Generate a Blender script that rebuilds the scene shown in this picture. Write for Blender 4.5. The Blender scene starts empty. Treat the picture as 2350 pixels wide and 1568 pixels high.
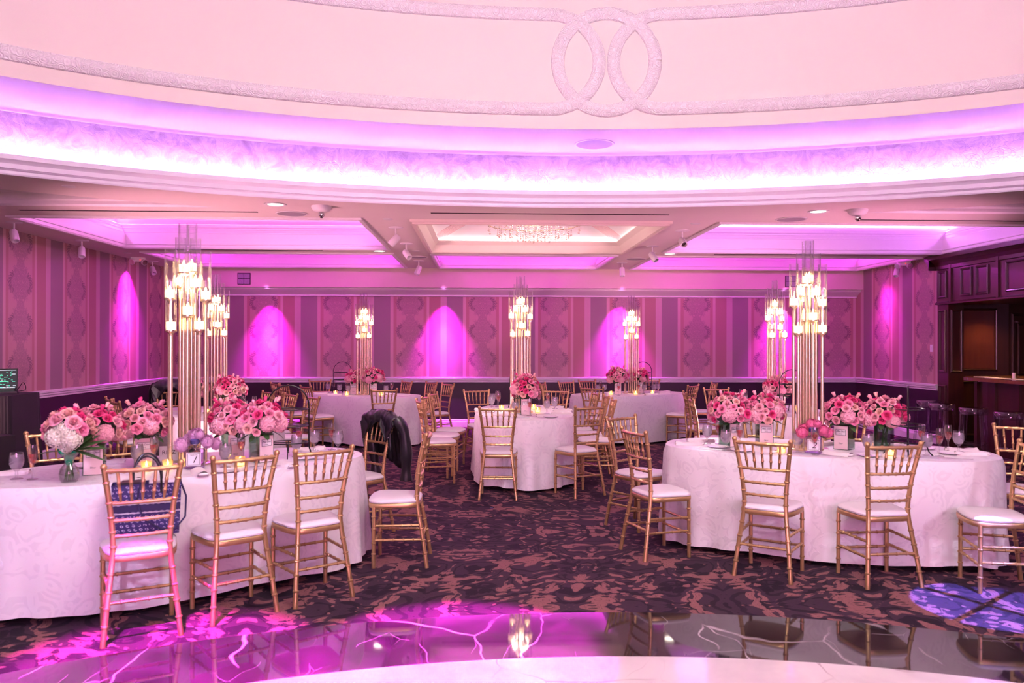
import bpy, bmesh, math, random
from mathutils import Vector, Matrix
from mathutils.geometry import delaunay_2d_cdt
random.seed(7)
PI = math.pi
SC = bpy.context.scene
COL = SC.collection
# ------------------------------------------------------------------ camera
CAM_H = 1.579
yaw, pitch, roll = 0.0381, 0.0030, 0.0018
fw = Vector((math.sin(yaw)*math.cos(pitch), math.cos(yaw)*math.cos(pitch), math.sin(pitch)))
rt = Vector((math.cos(yaw), -math.sin(yaw), 0))
up = rt.cross(fw)
r2 = rt*math.cos(roll) + up*math.sin(roll)
u2 = up*math.cos(roll) - rt*math.sin(roll)
cam_d = bpy.data.cameras.new('camera'); cam = bpy.data.objects.new('camera', cam_d); COL.objects.link(cam)
cam.matrix_world = Matrix(((r2.x, u2.x, -fw.x, 0), (r2.y, u2.y, -fw.y, 0), (r2.z, u2.z, -fw.z, CAM_H), (0, 0, 0, 1)))
cam_d.sensor_width = 36; cam_d.lens = 36*1803/2350
cam_d.clip_start = 0.05; cam_d.clip_end = 60
cam_d.dof.use_dof = True; cam_d.dof.focus_distance = 9.5; cam_d.dof.aperture_fstop = 2.6
SC.camera = cam
# ------------------------------------------------------------------ world, exposure
W = bpy.data.worlds.new('world'); SC.world = W; W.use_nodes = True
W.node_tree.nodes['Background'].inputs[0].default_value = (0.9, 0.35, 0.6, 1)
W.node_tree.nodes['Background'].inputs[1].default_value = 0.02
SC.view_settings.view_transform = 'Standard'; SC.view_settings.look = 'None'
SC.view_settings.gamma = 1; SC.view_settings.use_curve_mapping = False
SC.view_settings.exposure = 0.1
try:
    SC.cycles.use_denoising = True
    SC.cycles.max_bounces = 6; SC.cycles.diffuse_bounces = 3; SC.cycles.glossy_bounces = 2; SC.cycles.transparent_max_bounces = 12
    SC.cycles.use_light_tree = False; SC.cycles.adaptive_threshold = 0.2; SC.cycles.adaptive_min_samples = 16
    SC.cycles.sample_clamp_indirect = 4; SC.cycles.caustics_reflective = False; SC.cycles.caustics_refractive = False
except Exception: pass
ZC = 2.98                     # main ceiling height
XL, XR, YB, YS = -5.832, 7.226, 14.93, 14.64
ECX, ECY, EA, EB = 0.68, 3.36, 6.6, 4.7   # oval ceiling recess
# ------------------------------------------------------------------ large lights
def add_light(name, kind, loc, energy, color, target=None, size=.1, size_y=None, spot=None, blend=.5):
    d = bpy.data.lights.new(name, kind); d.energy = energy; d.color = color
    if kind == 'AREA':
        d.size = size
        if size_y: d.shape = 'RECTANGLE'; d.size_y = size_y
    else: d.shadow_soft_size = size
    if kind == 'SPOT': d.spot_size = math.radians(spot); d.spot_blend = blend
    o = bpy.data.objects.new(name, d); COL.objects.link(o); o.location = loc
    if target is not None:
        o.rotation_euler = (Vector(target)-Vector(loc)).to_track_quat('-Z', 'Y').to_euler()
    return o
# dance floor chandelier light inside the oval recess, above and behind the camera
add_light('recess_chandelier_light', 'POINT', (0.68, 2.6, 4.3), 480, (1, .83, .85), size=.6)
# stage wash behind the photographer
add_light('stage_wash_light', 'AREA', (0.9, -2.6, 2.0), 280, (1, .36, .74), (0.6, 9, 1.5), 4.0, 1.2)
add_light('stage_spot_left', 'SPOT', (-3.6, -1.5, 3.0), 1900, (.66, .58, 1), (-2.1, 4.7, .45), .12, spot=27, blend=.7)
add_light('cloth_fill_right', 'SPOT', (4.4, -1.5, 3.0), 1300, (.86, .70, 1), (2.7, 5.6, .4), .12, spot=27, blend=.7)  # unseen spot added to brighten the front right tablecloth
# magenta dance floor beams hung in the recess
add_light('dance_beam_magenta', 'SPOT', (-.2, 2.4, 4.7), 17000, (1, .01, .85), (-.15, 3.95, 0), .05, spot=19, blend=.35)
add_light('dance_beam_magenta', 'SPOT', (-1.6, 2.2, 4.7), 16000, (1, .01, .85), (-1.55, 3.75, 0), .05, spot=21, blend=.5)
# unseen pink spots added low at both sides to brighten the ceiling
add_light('ceiling_fill_left', 'SPOT', (-5.3, 6.2, .3), 1250, (1, .42, .56), (-.8, 10.6, 2.95), .15, spot=75, blend=1)
add_light('ceiling_fill_right', 'SPOT', (6.7, 6.6, .3), 1100, (1, .36, .62), (2.2, 10.8, 2.95), .15, spot=75, blend=1)
# ------------------------------------------------------------------ materials
MATS = {}
def nmat(name):
    m = bpy.data.materials.new(name); m.use_nodes = True
    MATS[name] = m
    nt = m.node_tree
    return m, nt, nt.nodes['Principled BSDF']
class N:
    """small helper for node graphs"""
    def __init__(s, nt): s.nt = nt
    def node(s, t, **k):
        n = s.nt.nodes.new(t)
        for a, v in k.items(): setattr(n, a, v)
        return n
    def link(s, a, b): s.nt.links.new(a, b)
    def val(s, sock, v):
        if hasattr(v, 'is_output') or isinstance(v, bpy.types.NodeSocket): s.link(v, sock)
        else: sock.default_value = v
    def m(s, op, a, b=0.0, c=0.0, clamp=False):
        n = s.node('ShaderNodeMath', operation=op, use_clamp=clamp)
        s.val(n.inputs[0], a); s.val(n.inputs[1], b); s.val(n.inputs[2], c)
        return n.outputs[0]
    def xyz(s, v):
        n = s.node('ShaderNodeSeparateXYZ'); s.link(v, n.inputs[0]); return n.outputs
    def comb(s, x, y, z=0.0):
        n = s.node('ShaderNodeCombineXYZ'); s.val(n.inputs[0], x); s.val(n.inputs[1], y); s.val(n.inputs[2], z); return n.outputs[0]
    def mix(s, f, a, b):
        n = s.node('ShaderNodeMix', data_type='RGBA'); s.val(n.inputs[0], f); s.val(n.inputs[6], a); s.val(n.inputs[7], b); return n.outputs[2]
    def step(s, x, lo, hi):
        n = s.node('ShaderNodeMapRange', interpolation_type='SMOOTHSTEP'); s.val(n.inputs[0], x)
        n.inputs[1].default_value = lo; n.inputs[2].default_value = hi; return n.outputs[0]
    def band(s, x, lo, hi, e=.004):
        return s.m('MULTIPLY', s.step(x, lo-e, lo+e), s.m('SUBTRACT', 1.0, s.step(x, hi-e, hi+e)))
    def noise(s, vec, scale, detail=2, rough=.5, dist=0.0):
        n = s.node('ShaderNodeTexNoise'); s.link(vec, n.inputs['Vector']); n.inputs['Scale'].default_value = scale
        n.inputs['Detail'].default_value = detail; n.inputs['Roughness'].default_value = rough; n.inputs['Distortion'].default_value = dist
        return n.outputs
    def voro(s, vec, scale, feature='F1'):
        n = s.node('ShaderNodeTexVoronoi', feature=feature); s.link(vec, n.inputs['Vector']); n.inputs['Scale'].default_value = scale
        return n.outputs[0]
    def bump(s, h, strength=.3, dist=.01):
        n = s.node('ShaderNodeBump'); s.link(h, n.inputs['Height']); n.inputs['Strength'].default_value = strength; n.inputs['Distance'].default_value = dist
        return n.outputs[0]
    def obj(s): return s.node('ShaderNodeTexCoord').outputs['Object']
    def geo(s): return s.node('ShaderNodeNewGeometry').outputs['Position']
def c4(c): return (c[0], c[1], c[2], 1)
def plain(name, col, rough=.5, metal=0, var=.08, scale=20, bump=0, spec=None, sheen=0, coat=0):
    m, nt, b = nmat(name); n = N(nt)
    o = n.obj(); t = n.noise(o, scale, 3)[0]
    dk = c4([c*(1-var) for c in col]); lt = c4([min(1, c*(1+var)) for c in col])
    n.link(n.mix(t, dk, lt), b.inputs['Base Color'])
    b.inputs['Roughness'].default_value = rough; b.inputs['Metallic'].default_value = metal
    if bump: n.link(n.bump(t, bump), b.inputs['Normal'])
    if spec is not None: b.inputs['Specular IOR Level'].default_value = spec
    if sheen: b.inputs['Sheen Weight'].default_value = sheen
    if coat: b.inputs['Coat Weight'].default_value = coat
    return m
def emit(name, col, strength):
    m, nt, b = nmat(name)
    b.inputs['Base Color'].default_value = c4(col); b.inputs['Emission Color'].default_value = c4(col)
    b.inputs['Emission Strength'].default_value = strength
    if name in ('flame', 'candle_glow'): m.cycles.emission_sampling = 'NONE'
    return m
def thin_glass(name, tint=(1, 1, 1), refl=1.0, milk=0.0, milkcol=(.9, .9, .95), rim=0.0):
    m, nt, b = nmat(name); n = N(nt)
    out = nt.nodes['Material Output']
    tr = n.node('ShaderNodeBsdfTransparent'); tr.inputs[0].default_value = c4(tint)
    gl = n.node('ShaderNodeBsdfGlossy'); gl.inputs['Roughness'].default_value = .03
    lw = n.node('ShaderNodeLayerWeight'); lw.inputs[0].default_value = .35
    f = n.m('MULTIPLY', n.m('ADD', n.m('MULTIPLY', lw.outputs['Facing'], .55), .04), refl, clamp=True)
    mx = n.node('ShaderNodeMixShader'); n.link(f, mx.inputs[0]); n.link(tr.outputs[0], mx.inputs[1]); n.link(gl.outputs[0], mx.inputs[2])
    last = mx.outputs[0]
    if milk:
        df = n.node('ShaderNodeBsdfDiffuse'); df.inputs[0].default_value = c4(milkcol)
        tl = n.node('ShaderNodeBsdfTranslucent'); tl.inputs[0].default_value = c4(milkcol)
        ad = n.node('ShaderNodeMixShader'); ad.inputs[0].default_value = .5
        n.link(df.outputs[0], ad.inputs[1]); n.link(tl.outputs[0], ad.inputs[2])
        m2 = n.node('ShaderNodeMixShader'); n.link(n.m('ADD', milk, n.m('MULTIPLY', n.m('POWER', lw.outputs['Facing'], 3.0), rim), clamp=True), m2.inputs[0])  # whitish rim paints the bright refracted light at the glass edges
        n.link(last, m2.inputs[1]); n.link(ad.outputs[0], m2.inputs[2]); last = m2.outputs[0]
    n.link(last, out.inputs[0])
    return m

def wallpaper(name, axis, sign, centre):
    m, nt, b = nmat(name); n = N(nt)
    x, y, z = n.xyz(n.geo())[:3]
    q = x if axis == 'x' else y
    u0 = n.m('MULTIPLY', n.m('SUBTRACT', q, centre), sign/1.37)
    u = n.m('FRACT', n.m('ADD', u0, 20.0))                         # 0..1, medallion at 0
    s = n.m('MULTIPLY', n.m('MINIMUM', u, n.m('SUBTRACT', 1.0, u)), 1.37)   # distance from medallion axis, m
    v = n.m('SUBTRACT', n.m('FRACT', n.m('ADD', n.m('DIVIDE', n.m('SUBTRACT', z, 1.81), .527), 10.5)), .5)
    t = n.m('MULTIPLY', v, .527)
    fabric = n.noise(n.comb(n.m('MULTIPLY', q, 260.0), n.m('MULTIPLY', z, 14.0)), 1.0, 2)[0]
    pink = (.50, .32, .29, 1); ltp = (.58, .385, .375, 1); dkr = (.42, .23, .20, 1); red = (.38, .205, .18, 1); grey = (.27, .20, .205, 1); ltm = (.54, .37, .39, 1)
    col = pink
    col = n.mix(n.band(u, .186, .228), col, dkr)
    col = n.mix(n.band(u, .228, .265), col, ltp)
    col = n.mix(n.band(u, .265, .42), col, red)
    col = n.mix(n.band(u, .42, .505), col, ltm)
    col = n.mix(n.m('MULTIPLY', n.band(u, .42, .505), n.step(n.m('SINE', n.m('MULTIPLY', u, 330.0)), .3, .9)), col, (.55, .34, .36, 1))
    col = n.mix(n.band(u, .505, .73), col, grey)
    col = n.mix(n.band(u, .73, .773), col, ltp)
    col = n.mix(n.band(u, .773, .815), col, dkr)
    # damask medallion, mirrored about its axis
    wv = n.noise(n.comb(s, t), 9.0, 2)
    wx = n.xyz(wv[1])
    sw = n.m('ADD', s, n.m('MULTIPLY', n.m('SUBTRACT', wx[0], .5), .05))
    tw = n.m('ADD', t, n.m('MULTIPLY', n.m('SUBTRACT', wx[1], .5), .05))
    wid = n.m('ADD', .155, n.m('MULTIPLY', n.m('COSINE', n.m('MULTIPLY', v, 2*PI)), .075))
    inside = n.m('SUBTRACT', 1.0, n.step(n.m('SUBTRACT', sw, wid), -.012, .006))
    fil = n.step(n.voro(n.comb(sw, tw), 26.0, 'DISTANCE_TO_EDGE'), .03, .11)
    rings = n.step(n.m('SINE', n.m('MULTIPLY', n.voro(n.comb(sw, tw), 11.0), 75.0)), -.1, .5)
    body = n.m('MULTIPLY', inside, n.m('MAXIMUM', n.m('MULTIPLY', fil, .6), n.m('MULTIPLY', rings, 1.0)))
    # acanthus leaf at either side of the widest point
    ls, lt = n.m('SUBTRACT', s, .125), n.m('MULTIPLY', t, .95)
    rr = n.m('SQRT', n.m('ADD', n.m('POWER', ls, 2.0), n.m('POWER', lt, 2.0)))
    an = n.m('ARCTAN2', lt, ls)
    serr = n.m('ADD', .142, n.m('MULTIPLY', n.m('SINE', n.m('MULTIPLY', an, 17.0)), .011))
    leaf = n.m('MULTIPLY', n.step(rr, .066, .086), n.m('SUBTRACT', 1.0, n.step(n.m('SUBTRACT', rr, serr), -.006, .004)))
    leaf = n.m('MULTIPLY', leaf, n.step(n.m('COSINE', n.m('MULTIPLY', an, .75)), .42, .62))
    vein = n.step(n.m('SINE', n.m('ADD', n.m('MULTIPLY', an, 17.0), n.m('MULTIPLY', rr, 120.0))), -.97, -.55)
    leaf = n.m('MULTIPLY', leaf, vein)
    bs, bt = n.m('SUBTRACT', s, .125), n.m('SUBTRACT', n.m('ABSOLUTE', t), .185)
    br = n.m('SQRT', n.m('ADD', n.m('POWER', bs, 2.0), n.m('POWER', bt, 2.0)))
    ba = n.m('ARCTAN2', bt, bs)
    blob = n.m('SUBTRACT', 1.0, n.step(n.m('SUBTRACT', br, n.m('ADD', .034, n.m('MULTIPLY', n.m('SINE', n.m('MULTIPLY', ba, 6.0)), .010))), -.004, .004))
    blob = n.m('MULTIPLY', blob, n.step(n.m('SINE', n.m('MULTIPLY', br, 330.0)), -.6, .2))
    col = n.mix(n.m('MULTIPLY', body, .8), col, (.25, .165, .185, 1))
    col = n.mix(n.m('MULTIPLY', blob, .62), col, (.28, .17, .20, 1))
    col = n.mix(n.m('MULTIPLY', leaf, .8), col, (.16, .10, .12, 1))
    col = n.mix(n.m('MULTIPLY', fabric, .22), col, (.20, .12, .14, 1))
    n.link(col, b.inputs['Base Color'])
    b.inputs['Roughness'].default_value = .62
    n.link(n.bump(fabric, .08, .004), b.inputs['Normal'])
    return m
wallpaper('wallpaper_back', 'x', 1, -4.102)
wallpaper('wallpaper_left', 'y', 1, 10.162)
wallpaper('wallpaper_right', 'y', -1, 13.944)

def carpet():
    m, nt, b = nmat('carpet'); n = N(nt)
    x, y, z = n.xyz(n.geo())[:3]
    px = n.m('PINGPONG', n.m('ADD', n.m('ADD', x, 11.35), n.m('MULTIPLY', n.m('PINGPONG', n.m('ADD', y, 1.0), 1.9), .25)), .95)
    py = n.m('PINGPONG', n.m('ADD', y, 1.0), 1.9)
    v = n.comb(px, n.m('MULTIPLY', py, 1.0))
    d = n.noise(v, 3.0, 2, .5, 0)[1]; dx = n.xyz(d)
    vx = n.m('ADD', px, n.m('MULTIPLY', n.m('SUBTRACT', dx[0], .5), .34))
    vy = n.m('ADD', py, n.m('MULTIPLY', n.m('SUBTRACT', dx[1], .5), .34))
    vv = n.comb(vx, vy)
    leaf = n.noise(vv, 3.3, 3.0, .66, 1.3)[0]
    curls = n.m('SINE', n.m('MULTIPLY', n.voro(vv, 2.1), 36.0))
    dark = n.m('ADD', n.m('MULTIPLY', n.m('SUBTRACT', .36, n.voro(n.comb(n.m('ADD', vy, 3.1), vx), 11.0)), .32), n.noise(n.comb(n.m('ADD', vx, 5.3), n.m('ADD', vy, 2.2)), 3.2, 2.8, .64, 1.6)[0])
    weave = n.noise(n.comb(n.m('MULTIPLY', x, 240.0), n.m('MULTIPLY', y, 60.0)), 1.0, 1)[0]
    base = (.036, .019, .032, 1); rose = (.235, .10, .10, 1); blk = (.010, .006, .012, 1)
    leaf = n.m('ADD', leaf, n.m('MULTIPLY', n.m('SUBTRACT', .36, n.voro(vv, 13.0)), .36))
    lf = n.m('MAXIMUM', n.step(leaf, .500, .518), n.m('MULTIPLY', n.step(curls, .72, .86), n.step(leaf, .42, .50)))
    vein = n.step(n.m('ABSOLUTE', n.m('SINE', n.m('MULTIPLY', leaf, 44.0))), .06, .18)
    lf = n.m('MULTIPLY', lf, vein)
    dk = n.m('MAXIMUM', n.step(dark, .505, .525), n.m('MULTIPLY', n.step(n.m('MULTIPLY', curls, -1.0), .80, .92), .9))
    col = n.mix(dk, base, blk)
    col = n.mix(lf, col, rose)
    col = n.mix(n.m('MULTIPLY', weave, .35), col, (.03, .018, .025, 1))
    n.link(col, b.inputs['Base Color']); b.inputs['Roughness'].default_value = .9
    b.inputs['Specular IOR Level'].default_value = .15
    n.link(n.bump(weave, .3, .004), b.inputs['Normal'])
carpet()
def marble(name, base, base2, vein, rough, vs, strength=1):
    m, nt, b = nmat(name); n = N(nt)
    g = n.geo()
    d = n.noise(g, 1.2, 3)[1]
    nn = n.node('ShaderNodeVectorMath', operation='MULTIPLY_ADD'); n.link(d, nn.inputs[0]); nn.inputs[1].default_value = (.5, .5, .5); n.link(g, nn.inputs[2])
    mp = n.node('ShaderNodeMapping'); n.link(nn.outputs[0], mp.inputs[0]); mp.inputs['Rotation'].default_value = (0, 0, .7); mp.inputs['Scale'].default_value = (1.5, .55, 1)
    e1 = n.voro(mp.outputs[0], vs, 'DISTANCE_TO_EDGE')
    e2 = n.voro(mp.outputs[0], vs*2.7, 'DISTANCE_TO_EDGE')
    gate = n.step(n.noise(g, 1.6, 2)[0], .42, .62)
    v1 = n.m('MULTIPLY', n.m('SUBTRACT', 1.0, n.step(e1, .001, .008)), gate)
    v2 = n.m('MULTIPLY', n.m('SUBTRACT', 1.0, n.step(e2, .001, .008)), n.m('MULTIPLY', n.step(n.noise(g, 2.3, 2)[0], .5, .66), .5))
    cl = n.noise(nn.outputs[0], 2.0, 4, .6)[0]
    col = n.mix(n.step(cl, .35, .7), c4(base), c4(base2))
    col = n.mix(n.m('MULTIPLY', n.m('MAXIMUM', v1, v2), strength), col, c4(vein))
    n.link(col, b.inputs['Base Color']); b.inputs['Roughness'].default_value = rough
    b.inputs['Specular IOR Level'].default_value = .6
marble('black_marble', (.014, .011, .014), (.045, .035, .043), (.50, .45, .47), .04, .9)
marble('white_marble', (.80, .74, .74), (.66, .60, .63), (.35, .25, .28), .12, 1.1, .7)

def cloth_mat():
    m, nt, b = nmat('damask_cloth'); n = N(nt)
    o = n.obj(); d = n.noise(o, 3.5, 2)[1]
    nn = n.node('ShaderNodeVectorMath', operation='MULTIPLY_ADD'); n.link(d, nn.inputs[0]); nn.inputs[1].default_value = (.22, .22, .22); n.link(o, nn.inputs[2])
    w = n.m('SINE', n.m('MULTIPLY', n.voro(nn.outputs[0], 8.5), 22.0))
    w2 = n.step(n.noise(nn.outputs[0], 6.0, 1, .5, 1.5)[0], .46, .54)
    pat = n.m('MULTIPLY', n.step(w, -.1, .25), w2)
    col = n.mix(pat, (.85, .82, .82, 1), (.79, .76, .77, 1))
    n.link(col, b.inputs['Base Color'])
    n.link(n.m('ADD', .38, n.m('MULTIPLY', pat, .3)), b.inputs['Roughness'])
    b.inputs['Sheen Weight'].default_value = .15
    n.link(n.bump(pat, .25, .003), b.inputs['Normal'])
cloth_mat()
def plaster():
    m, nt, b = nmat('crackled_plaster'); n = N(nt)
    o = n.geo()
    t = n.noise(o, 6, 5, .65, 1.5)[0]
    e = n.voro(n.noise(o, 3, 2)[1], 9, 'DISTANCE_TO_EDGE')
    h = n.m('ADD', t, n.m('MULTIPLY', n.step(e, 0, .05), .3))
    n.link(n.mix(n.step(t, .3, .7), (.50, .40, .52, 1), (.78, .72, .76, 1)), b.inputs['Base Color'])
    b.inputs['Roughness'].default_value = .6
    n.link(n.bump(h, .35, .02), b.inputs['Normal'])
plaster()
def ornate(name, col, scale, strength):
    m, nt, b = nmat(name); n = N(nt); o = n.geo()
    w = n.m('SINE', n.m('MULTIPLY', n.voro(o, scale), 28.0)); e = n.noise(o, scale*2.4, 3, .6, 1.0)[0]
    h = n.m('ADD', n.m('MULTIPLY', w, .5), e)
    n.link(n.mix(n.step(h, -.1, .9), c4([c*.9 for c in col]), c4(col)), b.inputs['Base Color'])
    b.inputs['Roughness'].default_value = .45
    n.link(n.bump(h, strength, .012), b.inputs['Normal'])
ornate('carved_moulding', (.95, .92, .95), 16, .55)
ornate('rib_band', (.80, .45, .48), 14, .5)
def wood(name, c1, c2, rough=.28):
    m, nt, b = nmat(name); n = N(nt); x, y, z = n.xyz(n.geo())[:3]
    g = n.noise(n.comb(n.m('MULTIPLY', x, 9.0), n.m('MULTIPLY', y, 9.0), n.m('MULTIPLY', z, .9)), 2.2, 4, .6, .6)[0]
    n.link(n.mix(g, c4(c1), c4(c2)), b.inputs['Base Color']); b.inputs['Roughness'].default_value = rough
    b.inputs['Coat Weight'].default_value = .25; b.inputs['Coat Roughness'].default_value = .15
wood('mahogany', (.020, .006, .005), (.060, .016, .011))
wood('mahogany_red', (.075, .016, .009), (.15, .032, .015))
wood('bar_top_wood', (.10, .035, .012), (.20, .075, .022), .15)
plain('ceiling_paint', (.84, .76, .72), .7, var=.02, scale=3)
plain('drum_paint', (.84, .76, .71), .65, var=.02, scale=2)
plain('soffit_paint', (.74, .62, .55), .7, var=.02)
plain('white_trim', (.84, .81, .82), .42, var=.02)
plain('cornice_cove_lit', (.84, .79, .93), .4, var=.02)  # violet of the cove light put into the white cornice colour
plain('cream_trim', (.86, .78, .66), .42, var=.02)
plain('vault_paint', (.88, .82, .82), .6, var=.02)
plain('dado_paint', (.020, .006, .018), .45, var=.15, scale=4)
plain('gold_chair', (.54, .36, .165), .34, metal=.75, var=.10, scale=35)
plain('white_vinyl', (.86, .82, .83), .42, var=.02)
plain('gold_metal', (.98, .84, .58), .24, metal=.8, var=.03)
plain('candle_wax', (.95, .88, .74), .5, var=.02)
plain('black_wire', (.012, .011, .012), .35, metal=.5)
plain('black_plastic', (.012, .011, .013), .4)
plain('black_cloth', (.006, .005, .007), .85, var=.2)
plain('black_leather', (.010, .009, .012), .33, var=.3, scale=9, bump=.35)
plain('grey_grille', (.36, .32, .38), .6)
plain('white_plastic', (.82, .80, .80), .38, var=.02)
plain('chrome', (.85, .84, .88), .08, metal=1, var=.02)
plain('slot_dark', (.02, .012, .016), .7)
plain('vent_grey', (.30, .28, .32), .5, var=.3, scale=60)
plain('napkin', (.88, .80, .80), .8, var=.03, bump=.1)
plain('porcelain', (.90, .88, .87), .18, var=.01)
plain('menu_card', (.62, .60, .66), .5)
plain('steel', (.75, .74, .78), .18, metal=1, var=.02)
plain('label_pink', (.86, .66, .68), .55, var=.03)
plain('label_white', (.90, .87, .88), .5, var=.02)
plain('print_black', (.015, .013, .015), .6)
plain('leaf_green', (.035, .10, .025), .42, var=.35, scale=12)
plain('stem_green', (.07, .14, .03), .5, var=.3)
plain('foliage_dark', (.015, .035, .012), .6, var=.4)
plain('ribbon_green', (.0, .30, .11), .35, var=.15)
plain('bottle_cap', (.05, .045, .16), .2, coat=.5)
plain('navy_canvas', (.012, .008, .06), .7, var=.2)
plain('dark_table', (.03, .03, .045), .5)
plain('table_wood', (.25, .16, .10), .6)
plain('rose_blush', (.93, .44, .51), .6, var=.12, scale=40)
plain('rose_pink', (.90, .28, .45), .6, var=.14, scale=40)
plain('rose_hot', (.78, .06, .24), .55, var=.2, scale=40)
plain('rose_peach', (.93, .53, .47), .6, var=.10, scale=40)
plain('hydrangea_pink', (.92, .44, .52), .65, var=.18, scale=60)
plain('hydrangea_white', (.84, .84, .66), .65, var=.12, scale=60)
plain('peony_lilac', (.80, .48, .72), .6, var=.16, scale=30)
plain('peony_pink', (.92, .20, .40), .55, var=.2, scale=30)
thin_glass('clear_glass', (.98, .98, .985), 1.0, .01, (1, .95, 1), .4)
thin_glass('tube_glass', (.99, .985, .99), .7, .012, (1, .92, 1), .55)
thin_glass('green_glass', (.72, .86, .78), 1.0)
thin_glass('water', (.86, .92, .90), .5)
thin_glass('ice_water', (.88, .88, .92), .8, .45, (.88, .84, .90))
thin_glass('rose_wine', (.95, .42, .38), .6, .18, (.9, .35, .35))
thin_glass('bottle_glass', (.72, .62, .90), 1.2)
thin_glass('acrylic', (.90, .88, .94), 1.3)
thin_glass('crystal', (.95, .85, .82), 1.6, .25, (.95, .8, .72))
thin_glass('votive_glass', (1, .90, .70), .8, .25, (1, .82, .5))
emit('led_violet', (.62, .25, 1.0), 440)
emit('led_left', (1.0, .22, 1.0), 70)
emit('led_right', (.74, .20, 1.0), 72)
emit('led_magenta_hot', (.95, .06, .98), 70)
emit('lamp_white', (1, .86, .72), 14)
emit('lamp_magenta', (.95, .30, 1), 8)
emit('flame', (1, .62, .20), 34)
emit('candle_glow', (1, .70, .36), 5)
emit('screen_dark', (.010, .016, .018), 1)
emit('screen_green', (.10, .75, .45), .9)
emit('screen_white', (.6, .8, .8), .8)
emit('led_red', (1, .05, .02), 4)
emit('vault_led', (1, .82, .84), 8)
def tote_mat():
    m, nt, b = nmat('tote_canvas'); n = N(nt); x, y, z = n.xyz(n.obj())[:3]
    a = n.m('ADD', n.m('MULTIPLY', x, 34.0), n.m('MULTIPLY', z, 14.0)); c = n.m('MULTIPLY', z, 42.0)
    fx, fy = n.m('SUBTRACT', n.m('FRACT', n.m('ADD', a, 50.0)), .5), n.m('SUBTRACT', n.m('FRACT', n.m('ADD', c, 50.0)), .5)
    r = n.m('SQRT', n.m('ADD', n.m('POWER', fx, 2.0), n.m('POWER', fy, 2.0)))
    mark = n.m('MULTIPLY', n.band(r, .14, .30, .03), n.step(n.noise(n.comb(a, c), 1.7, 1)[0], .40, .5))
    n.link(n.mix(mark, (.022, .012, .10, 1), (.42, .36, .55, 1)), b.inputs['Base Color']); b.inputs['Roughness'].default_value = .75
tote_mat()
M = MATS
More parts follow.
